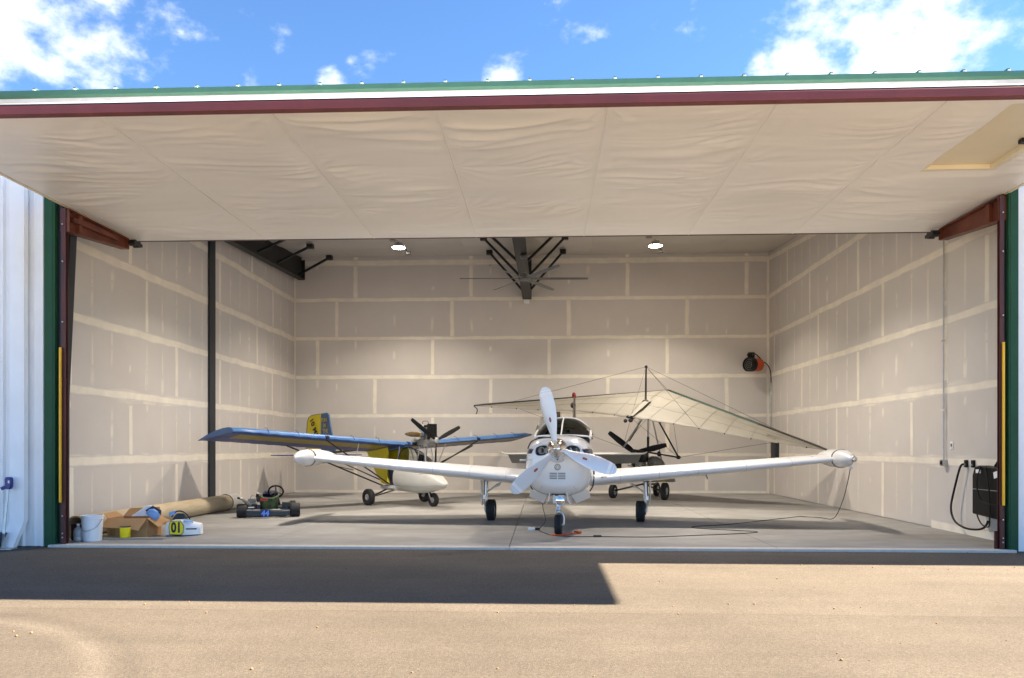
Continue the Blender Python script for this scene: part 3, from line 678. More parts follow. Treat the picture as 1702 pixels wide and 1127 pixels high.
# engine bits seen through the intakes
m = MB()
for x in (-.30, -.19, .30):
    for k in range(5): m.lathe((x, -2.37, 1.34+k*.018), (0, 0, 1), [(0, .055), (.008, .055), (.009, .043), (.018, .043)], 14)
m.torus((-.27, -2.42, 1.385), (0, 1, 0), .05, .012); m.tube([(.25, -2.36, 1.33), (.34, -2.42, 1.36), (.46, -2.38, 1.40)], .014); m.build('engine', 'dull_metal', pl)
MB().tube(smoothpath([(.20, -2.44, 1.43), (.25, -2.45, 1.355), (.36, -2.40, 1.345)]), .012).build('intake_hose', 'aircraft_white', pl)
for sx in (-1, 1):                                     # eyebrow lips over the intakes
    m = MB(); m.tube(smoothpath([(sx*.08, -2.56, 1.475), (sx*.20, -2.555, 1.485), (sx*.32, -2.535, 1.46), (sx*.38, -2.52, 1.40)]), [.012]*19, 8); m.build('cowl_lip', 'aircraft_white', pl)
# dark accent stripes along cowling sides and over the nose
BR = lerp_rings(st, 4, 96)
def body_x(ring, z):
    R_ = [p for p in ring if p.x >= 0]; R_.sort(key=lambda p: p.z)
    for a, b in zip(R_[:-1], R_[1:]):
        if a.z <= z <= b.z: return a.x+(b.x-a.x)*(z-a.z)/max(1e-6, b.z-a.z)
    return 0
for sx in (-1, 1):
    m = MB(); vs = []; fs = []; rs = [r for r in BR if -2.515 < r[0].y < -1.0]
    for r in rs:
        for z in (1.412, 1.385, 1.36, 1.335): vs.append((sx*(body_x(r, z)+.003), r[0].y-.002, z))
    for i in range(len(rs)-1):
        for j in range(3): fs.append((i*4+j, i*4+j+1, i*4+j+5, i*4+j+4))
    m.add(vs, fs); m.build('accent_stripe', 'trim_navy', pl, smooth=180)
    for z in (1.275, 1.25, 1.225): MB().tube([(sx*(body_x(r, z)+.001), r[0].y, z) for r in rs if r[0].y > -2.4], .006, 5).build('accent_stripe', 'trim_navy', pl)
m = MB(); m.tube(smoothpath([(-.50, -2.36, 1.42), (-.43, -2.44, 1.535), (-.28, -2.47, 1.585), (-.10, -2.47, 1.60)]), .011, 6); m.build('accent_stripe', 'trim_navy', pl)
m = MB(); m.tube(smoothpath([(.08, -2.2, 1.628), (.25, -2.1, 1.632), (.42, -2.0, 1.60)]), .006, 6); m.build('cowl_seam', 'trim_black', pl)
# cabin: windscreen, roof, posts, side windows
def arch(y, zb, zt, hw, htop, k=20, ny=0):
    out = []
    for i in range(k+1):
        t = math.pi*i/k; x = math.cos(t); z = math.sin(t); w = hw+(htop-hw)*z**1.5
        out.append(Vector((w*math.copysign(abs(x)**.62, x), y-ny*z, zb+(zt-zb)*abs(z)**.8)))
    return out
ws0 = arch(-.98, 1.625, 1.66, .535, .5); ws = []
for q, (y, zt, hw, ht) in enumerate(((-1.02, 1.650, .52, .50), (-.85, 1.735, .535, .47), (-.62, 1.845, .545, .43), (-.36, 1.945, .55, .40), (-.12, 2.0, .55, .385))):
    ws.append(arch(y, 1.60, zt, hw, ht))
wsb = MB().loft([r for r in ws], (False, False), False).build('windscreen', 'green_glass', pl, smooth=180)
m = MB()
for i in (3, 4, 16, 17):
    pass
def strip_along(idx, w, off, name, matn):
    """raised frame strip following one line of the windscreen arch from cowl to roof"""
    pts = []
    for r in ws: 
        f = int(idx); g = idx-f; p = r[f].lerp(r[min(f+1, len(r)-1)], g); pts.append(p+Vector((0, -off*.5, off)))
    MB().tube(smoothpath(pts, 4), w, 6).build(name, matn, pl)
strip_along(10.15, .014, .004, 'windscreen_post', 'aircraft_white')
strip_along(2.1, .026, .0, 'windscreen_frame', 'aircraft_white'); strip_along(17.9, .026, .0, 'windscreen_frame', 'aircraft_white')
MB().tube(smoothpath([p+Vector((0, -.005, .004)) for p in ws[0]][2:-2], 2), .016, 6).build('windscreen_frame', 'aircraft_white', pl)
MB().tube(smoothpath([p+Vector((0, 0, .004)) for p in ws[-1]][2:-2], 2), .014, 6).build('windscreen_frame', 'aircraft_white', pl)
rf = [arch(-.12, 1.6, 2.0, .552, .387), arch(.3, 1.6, 2.035, .555, .40), arch(1.0, 1.6, 2.03, .54, .39), arch(1.8, 1.58, 1.93, .47, .33), (arch(2.7, 1.50, 1.68, .36, .25)), arch(3.3, 1.45, 1.56, .27, .2)]
MB().loft(rf, (False, False), False).build('cabin_roof', 'aircraft_white', pl, smooth=60)
for sx in (-1, 1):
    m = MB(); vs = []
    for y, in ((-.30,), (.2,), (.7,), (1.2,)):
        vs += [(sx*.562, y, 1.66), (sx*.545, y, 1.78), (sx*.500, y, 1.90)]
    fs = [(i*3+j, i*3+j+1, i*3+j+4, i*3+j+3) for i in range(3) for j in range(2)]
    m.add(vs, fs); m.build('side_window', 'green_glass', pl, smooth=180)
# cabin furniture behind the tinted glass
m = MB()
for x in (-.26, .26):
    m.box((x, .05, 1.55), (.44, .14, .50), Matrix.Rotation(R(-12), 3, 'X')); m.box((x, .10, 1.84), (.24, .09, .15))
m.build('seat', 'seat_navy', pl, bevel=.03)
MB().box((0, -.80, 1.62), (.92, .10, .10)).build('instrument_panel', 'black_plastic', pl, bevel=.02)
# spinner and propeller
HY, HZ = -2.80, 1.414
m = MB(); m.lathe((0, HY+.15, HZ), (0, -1, 0), [(0, .165), (.03, .17), (.10, .165), (.20, .135), (.29, .085), (.345, .035), (.36, 0)], 32); spn = m.build('spinner', 'chrome', pl)
MB().lathe((0, HY+.19, HZ), (0, -1, 0), [(0, .15), (.035, .168), (.05, .168)], 32).build('spinner_backplate', 'dull_metal', pl)
def blade(ang, length):
    d = Vector((math.cos(ang), 0, math.sin(ang))); c = Vector((-math.sin(ang), 0, math.cos(ang))); ax = Vector((0, 1, 0)); rings = []
    S = [(.08, .040, 55, .040), (.16, .048, 50, .040), (.24, .065, 42, .030), (.36, .095, 32, .022), (.52, .120, 25, .017), (.70, .126, 20, .013), (.86, .112, 17, .010), (.93, .095, 16, .008), (.975, .066, 15, .006), (.998, .026, 15, .004)]
    for q, w, tw, th in S:
        t = R(tw); u = c*math.cos(t)+ax*math.sin(t); v = -c*math.sin(t)+ax*math.cos(t); o = d*q*length+Vector((0, HY, HZ)); r = []
        for i in range(16):
            a = 2*math.pi*i/16; r.append(o+u*w*math.cos(a)+v*th*math.sin(a)*(1+.3*math.cos(a)))
        rings.append(r)
    b = MB().loft(rings).build('propeller_blade', 'blade_grey', pl, smooth=60)
    # pale tip band and maker's badge on the front face
    for q0, q1, mt in ((.855, .905, 'blade_tip'), (.93, .945, 'blade_tip')):
        m = MB(); vs = []; n = 8
        for q in (q0, q1):
            f = (q-.86)/.07 if q > .86 else 0; w = .112-.017*min(max(f, 0), 1) if q < .93 else .095-.03*(q-.93)/.045
            t = R(17); u = c*math.cos(t)+ax*math.sin(t); v = -c*math.sin(t)+ax*math.cos(t)
            for i in range(n+1):
                a = math.pi+math.pi*i/n; vs.append(Vector((0, HY, HZ))+d*q*length+u*w*1.01*math.cos(a)+v*.0125*math.sin(a)*(1+.3*math.cos(a)))
        m.add(vs, [(i, i+1, i+n+2, i+n+1) for i in range(n)]); m.build('tip_band', mt, b, smooth=180)
    t = R(27); u = c*math.cos(t)+ax*math.sin(t); v = -c*math.sin(t)+ax*math.cos(t); o = d*.47*length+Vector((0, HY, HZ))-v*.0215
    m = MB(); k = 20; vs = []
    for s_ in (1, .55):
        for i in range(k): a = 2*math.pi*i/k; vs.append(o+d*.040*s_*math.cos(a)+u*.020*s_*math.sin(a))
    m.add(vs, [(i, (i+1) % k, (i+1) % k+k, i+k) for i in range(k)]); m.bar(o-d*.02, o+d*.02, .012, .002, v); m.build('badge', 'decal_red', b, smooth=0)
for a in (101.5, 224.5, -20.5): blade(R(a), 1.0)
# chin: badge, louvres, panel joints
m = MB(); yb = -2.50
m.torus((0, -2.582, 1.12), (0, -1, 0), .045, .007, 28, 8); m.torus((0, -2.582, 1.12), (0, -1, 0), .022, .005, 20, 6); m.build('nose_badge', 'dull_metal', pl)
for sx in (-1, 1):
    for k in range(4):
        z = 1.02-k*.029; MB().box((sx*.068, -2.574+max(0, k-2)*.008, z), (.118, .02, .011)).build('louvre', 'trim_black', pl)
m = MB(); m.ell((0, -2.57, 1.245), (.11, .045, .055)); m.build('spinner_fairing', 'aircraft_white', pl)
MB().cyl((0, -2.612, 1.245), (0, -2.62, 1.245), .018, .012, 12).build('nose_vent', 'trim_black', pl)
for sx in (-1, 1):                                     # fillet seal between cowl and wing root
    MB().tube(smoothpath([(sx*.50, -1.35, .66), (sx*.555, -1.30, .76), (sx*.572, -1.28, .90), (sx*.574, -1.25, 1.02)]), .012, 6).build('root_seal', 'trim_black', pl)
MB().box((.40, -2.40, 1.08), (.13, .012, .10), Matrix.Rotation(R(38), 3, 'Z')).build('access_panel', 'aircraft_satin', pl, bevel=.004)
MB().cyl((-.55, -2.0, 1.22), (-.67, -2.03, 1.22), .016).build('pitot_stub', 'aircraft_white', pl)
rr_ = lerp_rings(st, 4, 48)
def body_line(y, i0, i1, name='cowl_joint', r=.0035):
    k = min(range(len(rr_)), key=lambda q: abs(rr_[q][0].y-y)); ring = rr_[k]; MB().tube([ring[i % 48]*1.0+Vector((0, 0, 0)) for i in range(i0, i1+1)], r, 5).build(name, 'grey_paint', pl)
body_line(-2.2, -16, 40); body_line(-1.3, -14, 38); body_line(-1.0, -14, 38)
for i in (2, 22, 40, 32): MB().tube([r[i % 48] for r in rr_[9:26]], .0035, 5).build('cowl_joint', 'grey_paint', pl)
m = MB()
for i in (1, 23, 4, 20):
    for r in rr_[8:24]: m.ell(r[i], (.008, .008, .008), 6, 4)
m.build('cowl_fasteners', 'aluminium', pl, kind='stuff')
# cowl flaps hanging open under the nose
for sx in (-1, 1):
    pts = [(sx*.20, -2.12, .64), (sx*.47, -2.06, .73), (sx*.52, -1.80, .60), (sx*.27, -1.86, .485)]
    m = MB(); m.prism(pts, (sx*.01, -.012, -.008)); m.build('cowl_flap', 'aircraft_white', pl, bevel=.004)
# wings
def foil(x, yle, chord, zle, th, tw):
    out = []; N_ = 20
    up = []; lo = []
    for i in range(N_+1):
        b = math.pi*i/N_; s_ = .5*(1-math.cos(b)); t = th*chord/.2*(.2969*math.sqrt(s_)-.126*s_-.3516*s_**2+.2843*s_**3-.1015*s_**4)
        cm = .018*chord*math.sin(math.pi*s_)
        up.append((s_*chord, t+cm)); lo.append((s_*chord, -t*.9+cm))
    for yy, zz in up[::-1]+lo[1:]: out.append(Vector((x, yle+yy*math.cos(tw)+zz*math.sin(tw), zle-yy*math.sin(tw)+zz*math.cos(tw))))
    return out
for sx in (-1, 1):
    rings = [foil(sx*.50, -1.28, 2.65, .845, .115, R(2.5)), foil(sx*.80, -.98, 2.25, .868, .135, R(3)), foil(sx*1.3, -.86, 2.05, .905, .15, R(3)), foil(sx*3.2, -.77, 1.58, 1.068, .14, R(1.5)), foil(sx*4.92, -.68, 1.12, 1.225, .13, 0)]
    w = MB().loft(rings).build('wing', 'aircraft_satin', pl, smooth=50)
    m = MB(); m.lathe((sx*4.97, -1.22, 1.235), (0, 1, 0), [(0, .004), (.05, .055), (.16, .105), (.36, .148), (.65, .168), (1.1, .165), (1.7, .12), (2.15, .055), (2.3, .01)], 28); tk = m.build('tip_tank', 'aircraft_white', pl)
    MB().lathe((sx*4.97, -1.22, 1.235), (0, 1, 0), [(.59, .165), (.59, .1715), (.635, .1725), (.635, .168)], 28).build('tank_band', 'trim_black', tk)
    if sx > 0:
        m = MB(); m.lathe((sx*4.97+.03, -1.235, 1.235), (.25, -1, 0), [(0, .05), (.02, .045), (.045, .02), (.05, 0)], 16); m.build('nav_light', 'chrome', tk)
    for k in range(9):
        f = .12+k*.1; x = sx*(.9+f*3.9); zt = .868+(1.225-.868)*(f*3.9+.1)/4.1; MB().box((x, -.50, zt+.105-.03*f), (.05, .10, .012)).build('rivet_plate', 'aluminium', w)
    MB().bx(min(sx*.70, sx*.80), max(sx*.70, sx*.80), -1.075, -1.03, .90, .915).build('stall_vent', 'trim_black', w, bevel=.004)
    for q in (1.05, 1.75, 2.45, 3.3, 4.1):                # skin joints running round the leading edge
        i = 1 if q < 1.3 else (2 if q < 3.2 else 3); xa = (.5, .8, 1.3, 3.2, 4.92)[i]; xb = (.5, .8, 1.3, 3.2, 4.92)[i+1]; g = (q-xa)/(xb-xa)
        line = [a.lerp(b, g) for a, b in zip(rings[i], rings[i+1])][6:34]; cen = sum(line, Vector())/len(line)
        MB().tube([p+(p-cen).normalized()*.0005 for p in line], .0030, 4).build('skin_joint', 'grey_paint', w)
    rv = MB()
    for row in (12, 15):
        for i in range(1, 4):
            for k in range(24):
                p = rings[i][row].lerp(rings[i+1][row], k/24); rv.ell(p, (.006, .006, .005), 6, 4)
    rv.build('rivets', 'aluminium', w, kind='stuff')
    wa = [r[14].lerp(r[15], .5) for r in rings[1:]]
m = MB(); m.tube([(2.60, -.5, .98), (2.62, -.62, .88), (2.62, -.72, .86)], .016); m.build('pitot_tube', 'aluminium', pl)
# tail
for sx in (-1, 1):
    rings = [foil(sx*.04, 4.05, 1.05, 1.262, .09, 0), foil(sx*1.70, 4.42, .62, 1.255, .085, 0), foil(sx*1.80, 4.50, .50, 1.27, .08, 0), foil(sx*1.87, 4.66, .3, 1.315, .06, 0)]
    MB().loft(rings).build('stabiliser', 'grey_paint', pl, smooth=50)
for sx in (-1, 1):
    MB().prism([(sx*.10, 4.98, 1.275), (sx*1.74, 4.98, 1.275), (sx*1.74, 5.0, 1.25), (sx*1.66, 5.30, 1.01), (sx*.10, 5.36, .97)], (0, .03, .02)).build('elevator', 'elevator_grey', pl, bevel=.006)
m = MB(); rings = []
for z, y0, ch in ((1.3, 3.9, 1.35), (2.0, 4.45, .95), (2.70, 4.95, .62), (2.76, 5.05, .45)):
    rings.append([Vector((v.z, v.y, z)) for v in foil(0, y0, ch, 0, .085, 0)])
m.loft(rings).build('fin', 'fin_brown', pl, smooth=50)
m = MB(); m.lathe((0, 5.1, 2.72), (0, 0, 1), [(0, .055), (.10, .05), (.14, .03), (.15, 0)], 14); m.build('beacon', 'beacon_red', pl)
MB().ell((-.02, 4.95, 2.52), (.07, .12, .08)).build('fin_light', 'trim_black', pl)
MB().cyl((-.09, .9, 2.03), (-.09, .9, 2.12), .006, .004, 6).build('aerial', 'aircraft_white', pl)
MB().cyl((.42, -.6, .62), (.42, -.6, .50), .008, .006, 6).build('aerial', 'trim_black', pl)
# main gear
for sx in (-1, 1):
    wheel('tyre', pl, (sx*1.45, 0, .205), (1, 0, 0), .207, .165, .085)
    m = MB(); x = sx*1.58
    m.cyl((x-sx*.03, .02, .85), (x-sx*.02, .0, .46), .042, n=14); m.cyl((x-sx*.02, 0, .48), (x-sx*.015, 0, .20), .026, n=12); m.cyl((x+sx*.005, 0, .205), (sx*1.40, 0, .205), .022)
    m.bar((x-sx*.06, -.05, .50), (x-sx*.02, -.07, .36), .02, .03); m.bar((x-sx*.02, -.07, .36), (x-sx*.03, -.04, .24), .02, .03); m.bx(x-.035, x+.025, -.06, .06, .42, .50)
    m.tube([(x-sx*.05, -.05, .80), (x-sx*.07, -.06, .55), (x-sx*.03, -.06, .33)], .007, 6)
    m.build('main_strut', 'aluminium', pl, bevel=.002)
    MB().cyl((x-sx*.02, 0, .205), (x-sx*.055, 0, .205), .075, n=20).build('brake', 'dull_metal', pl)
    m = MB(); m.cyl((x-sx*.05, .03, .56), (x-sx*.42, .10, .82), .016); m.cyl((x-sx*.22, .06, .67), (x-sx*.30, .07, .73), .026); m.build('drag_brace', 'aluminium', pl)
    m = MB(); m.prism([(x+sx*.055, -.16, .84), (x+sx*.055, .18, .84), (x+sx*.035, .12, .30), (x+sx*.035, -.10, .30)], (sx*.012, 0, 0)); m.build('gear_door', 'aircraft_white', pl, bevel=.003)
    MB().bx(min(x-sx*.40, x), max(x-sx*.40, x), -.18, .22, .775, .79).build('wheel_well', 'trim_black', pl)
# nose gear with landing light
ny = -2.32
wheel('tyre', pl, (0, ny, .168), (1, 0, 0), .17, .125, .075)
m = MB(); m.cyl((0, ny+.10, .78), (0, ny+.05, .46), .046); m.cyl((0, ny+.05, .47), (.0, ny+.02, .38), .028); m.ell((0, ny+.02, .375), (.045, .045, .035))
m.tube(smoothpath([(.0, ny+.02, .375), (.055, ny+.01, .355), (.088, ny, .29), (.090, ny, .20), (.088, ny, .165)]), .020); m.cyl((.095, ny, .168), (0, ny, .168), .02)
m.bar((-.03, ny-.02, .46), (-.035, ny-.05, .40), .018, .025); m.build('nose_strut', 'aluminium', pl)
m = MB(); m.bx(-.095, .095, ny+.015, ny+.06, .51, .76); m.build('gear_bracket', 'aircraft_white', pl, bevel=.012)
MB().bx(-.062, .0, ny+.006, ny+.0145, .64, .74).build('bracket_opening', 'trim_navy', pl, bevel=.008)
MB().cyl((.05, ny+.014, .70), (.05, ny+.002, .70), .017, n=14).build('bracket_opening', 'trim_black', pl)
m = MB(); m.lathe((.028, ny+.04, .56), (0, -1, 0), [(0, .075), (.06, .08), (.065, .072)], 24); m.build('landing_light', 'aircraft_white', pl)
MB().lathe((.028, ny-.0255, .56), (0, -1, 0), [(0, .07), (.006, .06), (.014, .03), (.016, 0)], 24).build('light_lens', 'chrome', pl)
for sx in (-1, 1):
    m = MB(); m.prism([(sx*.115, ny-.05, .80), (sx*.115, ny+.50, .72), (sx*.215, ny+.48, .55), (sx*.20, ny+.0, .50), (sx*.15, ny-.05, .56)], (sx*.012, 0, 0)); m.build('nose_gear_door', 'aircraft_white', pl, bevel=.003)
MB().bx(-.11, .11, ny-.02, ny+.5, .655, .70).build('wheel_well', 'trim_black', pl)

# ------------------------------------------------------------------ blue and yellow ultralight, nose to the right
ul = thing('ultralight', 'blue and yellow high-wing ultralight with white nose pod and exposed engine', 'ultralight', (-3.72, 19.15, 0), R(47.8))
def uz(x): return 1.50+abs(x)/4.4*.28
for sx in (-1, 1):
    # single-surface style wing: rounded pale leading edge, deep blue and yellow underside
    rings = []; NX = 34
    for i in range(NX+1):
        x = .05+(4.46 if sx < 0 else 4.68)*i/NX; z = uz(x)+.006*math.cos(2*math.pi*x/.36); yl = -.50; ch = 1.38; xt = 0
        if x > 4.2: yl += (x-4.2)*.45; ch = 1.38-(x-4.2)*.30
        r = []
        prof = [(0, -.02), (.01, .03), (.04, .075), (.12, .115), (.28, .13), (.5, .115), (.75, .07), (1, .0), (1, -.006), (.8, -.018), (.6, -.022), (.42, -.024), (.22, -.03), (.08, -.045), (.02, -.04)]
        for q, h in prof: r.append(Vector((sx*(x+max(0, x-4.15)*q*.55), yl+q*ch, z+h*(.85 if x < 4.55 else .5)-.20*q-.01*math.sin(q*3)*math.cos(2*math.pi*x/.36))))
        rings.append(r)
    m = MB().loft(rings); n = len(rings[0]); k = 0
    for i in range(NX):
        for j in range(n):
            m.mi[k] = 0 if j in (0, 1, 2, 3, 4, 5, 6, 7, 14) else (2 if j in (10, 11) and i > 2 and i < NX-2 else 1); k += 1
    w = m.build('wing', ['wing_blue', 'wing_deep', 'wing_yellow'], ul, smooth=50)
    for x in (.36*2.5, .36*4.5, .36*6.5, .36*8.5, .36*10.5): MB().tube([(sx*x, -.505, uz(x)), (sx*x, -.49, uz(x)+.04), (sx*x, -.44, uz(x)+.085), (sx*x, -.32, uz(x)+.122)], .006, 5).build('rib_tape', 'wing_deep', w)
    MB().bx(sx*2.35-.04, sx*2.35+.04, -.53, -.45, uz(2.35)-.03, uz(2.35)+.04).build('strut_fitting', 'black_steel', w)
    # lift struts and jury strut
    for x, yw in ((2.35, -.45), (2.9, .35)): MB().cyl((sx*.10, yw*.4+.15, .40), (sx*x, yw, uz(x)-.04-max(0, yw+.5)*.2), .019, n=8).build('lift_strut', 'tube_dark', ul)
    MB().cyl((sx*1.30, .02, .88), (sx*1.36, -.30, uz(1.3)-.03), .010, n=6).build('jury_strut', 'aluminium', ul)
    MB().cyl((sx*1.30, .02, .88), (sx*1.65, .25, .98), .010, n=6).build('jury_strut', 'tube_dark', ul)
    # main gear leg
    MB().cyl((sx*.14, .10, .42), (sx*.80, 0, .21), .022, n=8).build('gear_leg', 'tube_dark', ul)
    MB().cyl((sx*.12, -.25, .40), (sx*.80, 0, .20), .016, n=8).build('gear_leg', 'tube_dark', ul)
    wheel('tyre', ul, (sx*.88, 0, .205), (1, 0, 0), .205, .13, .075, tread=False)
# nose pod in two halves with flange
def pod_ring(y, zb, zt, hw, k=28): return sring(y, zb, zt, hw, 2.4, k)
ps = [(-1.95, .50, .57, .025, 2), (-1.88, .47, .62, .09, 2), (-1.70, .42, .73, .17, 2.1), (-1.42, .36, .89, .26, 2.3), (-1.05, .31, 1.02, .345, 2.4), (-.65, .31, 1.05, .35, 2.4), (-.35, .33, 1.03, .34, 2.4), (-.25, .34, 1.0, .335, 2.4)]
MB().loft(lerp_rings(ps, 3, 32)).build('nose_pod', 'pod_white', ul)
m = MB(); m.tube([(-.302, -1.45, .50), (-.347, -1.05, .49), (-.352, -.65, .49), (-.342, -.35, .49), (-.32, .1, .47)], .007, 6); m.tube([(-.302, -1.45, .50), (-.225, -1.72, .52), (-.13, -1.9, .54), (0, -1.975, .545)], .007, 6); m.build('pod_flange', 'grey_paint', ul)
ps = [(-.3, .335, .50, .33, 2.6), (.1, .34, .50, .33, 2.6), (.35, .36, .48, .28, 2.4), (.5, .40, .46, .1, 2)]
MB().loft(lerp_rings(ps, 3, 28)).build('pod_floor', 'pod_white', ul)
MB().ell((-.31, -1.30, .90), (.03, .03, .03)).build('pod_cap', 'trim_black', ul)
# bubble windscreen
rings = []
for y, zt, hw in ((-1.35, .99, .22), (-1.1, 1.20, .28), (-.8, 1.36, .31), (-.45, 1.44, .32)):
    rings.append([Vector((hw*math.cos(math.pi*i/16), y, .96+(zt-.96)*math.sin(math.pi*i/16)**.75)) for i in range(17)])
MB().loft(rings, (False, False), False).build('windscreen', 'clear_screen', ul, smooth=180)
MB().tube(rings[-1], .012, 6).build('windscreen_hoop', 'black_steel', ul)
# yellow fabric cowl behind the seat
m = MB(); side = [(.02, .50), (.22, .52), (.62, .95), (.95, 1.42), (.40, 1.50), (-.02, 1.46), (-.06, 1.30)]
for sx in (-1, 1): m.prism([(sx*.32, y, z) for y, z in side], (sx*.012, 0, 0))
m.add([(-.32, y, z) for y, z in side[1:4]]+[(.32, y, z) for y, z in side[1:4]], [(0, 1, 4, 3), (1, 2, 5, 4)]); m.build('rear_fabric', 'yellow_fabric', ul)
m = MB(); m.box((0, -.02, .78), (.56, .10, .62), Matrix.Rotation(R(-14), 3, 'X')); m.box((0, -.30, .53), (.56, .50, .10)); m.build('seat', 'seat_navy', ul, bevel=.04)
MB().box((0, -1.05, 1.02), (.46, .06, .14)).build('instrument_panel', 'black_plastic', ul, bevel=.01)
for sx in (-1, 1):
    MB().tube([(sx*.30, -.30, .50), (sx*.28, -.36, 1.0), (sx*.16, -.30, 1.48)], .014, 6).build('cabin_tube', 'aluminium', ul)
    MB().tube([(sx*.12, -1.30, .98), (sx*.11, -1.22, 1.42)], .016, 8).build('engine_mount', 'aluminium', ul)
    MB().tube([(sx*.13, -.95, 1.02), (sx*.12, -1.05, 1.45)], .016, 8).build('engine_mount', 'aluminium', ul)
    MB().tube([(sx*.13, -1.2, 1.46), (sx*.12, -.45, 1.50)], .018, 8).build('engine_mount', 'tube_dark', ul)
# two-stroke engine: crankcase, finned cylinders, cooling shroud, exhaust, carburettors
m = MB(); m.bx(-.13, .13, -1.38, -.90, 1.47, 1.62); m.cyl((0, -1.50, 1.60), (0, -1.30, 1.58), .085, .11, 16); m.cyl((0, -.92, 1.55), (0, -.82, 1.55), .10, .09, 16)
for k in range(5): m.bx(-.15, .15, -1.34+k*.09, -1.30+k*.09, 1.44, 1.47)
eng = m.build('crankcase', 'dull_metal', ul, bevel=.008)
for y in (-1.25, -1.03):
    m = MB(); m.cyl((0, y, 1.60), (0, y, 1.92), .065, n=16)
    for k in range(11): m.cyl((0, y, 1.64+k*.026), (0, y, 1.648+k*.026), .10, n=18)
    m.build('cylinder', 'dull_metal', ul); MB().cyl((0, y, 1.93), (0, y, 1.99), .022, .016, 10).build('spark_plug', 'white_plastic', ul)
m = MB(); m.bx(-.14, .14, -1.40, -1.355, 1.62, 2.0); m.bx(.105, .125, -1.36, -.92, 1.62, 1.98); m.build('cooling_shroud', 'black_plastic', ul, bevel=.01)
MB().bx(-.125, -.106, -1.20, -1.08, 1.70, 1.86).build('ignition_coil', 'light_blue', ul, bevel=.006)
MB().lathe((-.22, -1.28, 1.74), (-.12, 1, .03), [(0, .02), (.03, .05), (.16, .065), (.36, .065), (.52, .04), (.58, .02)], 16).build('exhaust', 'brass', ul)
MB().tube(smoothpath([(-.06, -1.1, 1.70), (-.16, -1.12, 1.72), (-.22, -1.2, 1.74)]), .028).build('exhaust_pipe', 'brass', ul)
m = MB(); m.lathe((.16, -1.15, 1.68), (1, 0, 0), [(0, .05), (.10, .06), (.18, .06), (.19, 0)], 14); m.lathe((-.16, -.98, 1.60), (-1, 0, 0), [(0, .03), (.06, .05), (.12, .05), (.13, 0)], 14); m.build('air_filter', 'grey_paint', ul)
MB().tube(smoothpath([(0, -1.03, 1.99), (-.06, -1.1, 2.06), (-.03, -1.25, 2.06), (0, -1.25, 1.99)]), .008, 6).build('ignition_lead', 'rust_steel', ul)
MB().bx(-.17, -.10, -.95, -.82, 1.48, 1.62).build('battery', 'black_plastic', ul, bevel=.006)
MB().lathe((0, -1.50, 1.60), (0, -1, 0), [(0, .07), (.06, .07), (.075, .05), (.08, 0)], 16).build('propeller_hub', 'aluminium', ul)
for a, L_ in ((147, .90), (24, .82), (267, .80)):
    a = R(a); d = Vector((math.cos(a), 0, math.sin(a))); c = Vector((-math.sin(a), 0, math.cos(a))); rings = []
    for q, w_, tw in ((.06, .030, 50), (.16, .038, 42), (.35, .052, 30), (.65, .054, 22), (.93, .044, 16), (1.0, .034, 15)):
        u = c*math.cos(R(tw))+Vector((0, 1, 0))*math.sin(R(tw)); v = Vector((0, 1, 0))*math.cos(R(tw))-c*math.sin(R(tw)); o = d*q*L_+Vector((0, -1.54, 1.60))
        rings.append([o+u*w_*math.cos(2*math.pi*i/10)+v*(.014-.008*q)*math.sin(2*math.pi*i/10) for i in range(10)])
    MB().loft(rings).build('propeller_blade', 'black_plastic', ul, smooth=60)
wheel('tyre', ul, (0, -1.43, .165), (1, 0, 0), .165, .10, .065, tread=False)
m = MB()
for sx in (-1, 1): m.cyl((sx*.075, -1.43, .165), (sx*.075, -1.30, .40), .012, n=8)
m.build('nose_fork', 'aluminium', ul)
# tail boom, fin and rudder with lettering, tailplane
for sx in (-1, 1): MB().cyl((sx*.12, .70, 1.44), (sx*.05, 3.9, 1.22), .022, n=8).build('tail_boom', 'tube_dark', ul)
MB().cyl((0, .4, .50), (0, 3.4, 1.20), .018, n=8).build('tail_boom', 'tube_dark', ul)
fy = 3.22
m = MB(); m.prism([(-.02, fy-.42, 1.18), (-.02, fy-.20, 1.75), (-.02, fy-.10, 2.05), (-.02, fy-.02, 2.36), (-.02, fy+.08, 2.42), (-.02, fy+.40, 2.40), (-.02, fy+.40, 1.18)], (.04, 0, 0)); fin = m.build('fin', 'fin_blue', ul, bevel=.012)
m = MB(); pts = [(fy+.42, 1.18), (fy+.42, 2.39), (fy+.84, 2.36), (fy+.98, 2.30), (fy+1.05, 2.18), (fy+1.10, 1.7), (fy+1.10, 1.18)]
rud_rot = Matrix.Rotation(R(5), 3, 'Z'); hinge = Vector((0, fy+.42, 0))
def rp(x, y, z): return hinge+rud_rot @ (Vector((x, y, z))-hinge)
m.prism([rp(-.02, y, z) for y, z in pts], rud_rot @ Vector((.04, 0, 0))); rud = m.build('rudder', 'yellow_fabric', ul, bevel=.012)
m = MB(); m.tube([rp(-.022, y, z) for y, z in pts[1:]], .008, 6); m.build('rudder_edge', 'trim_black', rud)
for i, wd in enumerate(('FUN', 'IN', 'THE', 'SUN')):
    lettering('lettering', wd, .155, basis((-.0335, fy+.20-.03*i, 2.20-i*.155), (0, -1, 0), (0, 0, 1)), 'letter_yellow', fin, .004)
tl = R(-62); ux = Vector((0, -math.cos(tl), math.sin(tl))); uy = Vector((0, math.sin(-tl)*-1, math.cos(tl)))
uy = Vector((-1, 0, 0)).cross(ux)
lettering('lettering', '10 MFT', .24, basis(rp(-.0335, fy+.68, 1.93), rud_rot @ ux, rud_rot @ uy), 'trim_black', rud, .006)
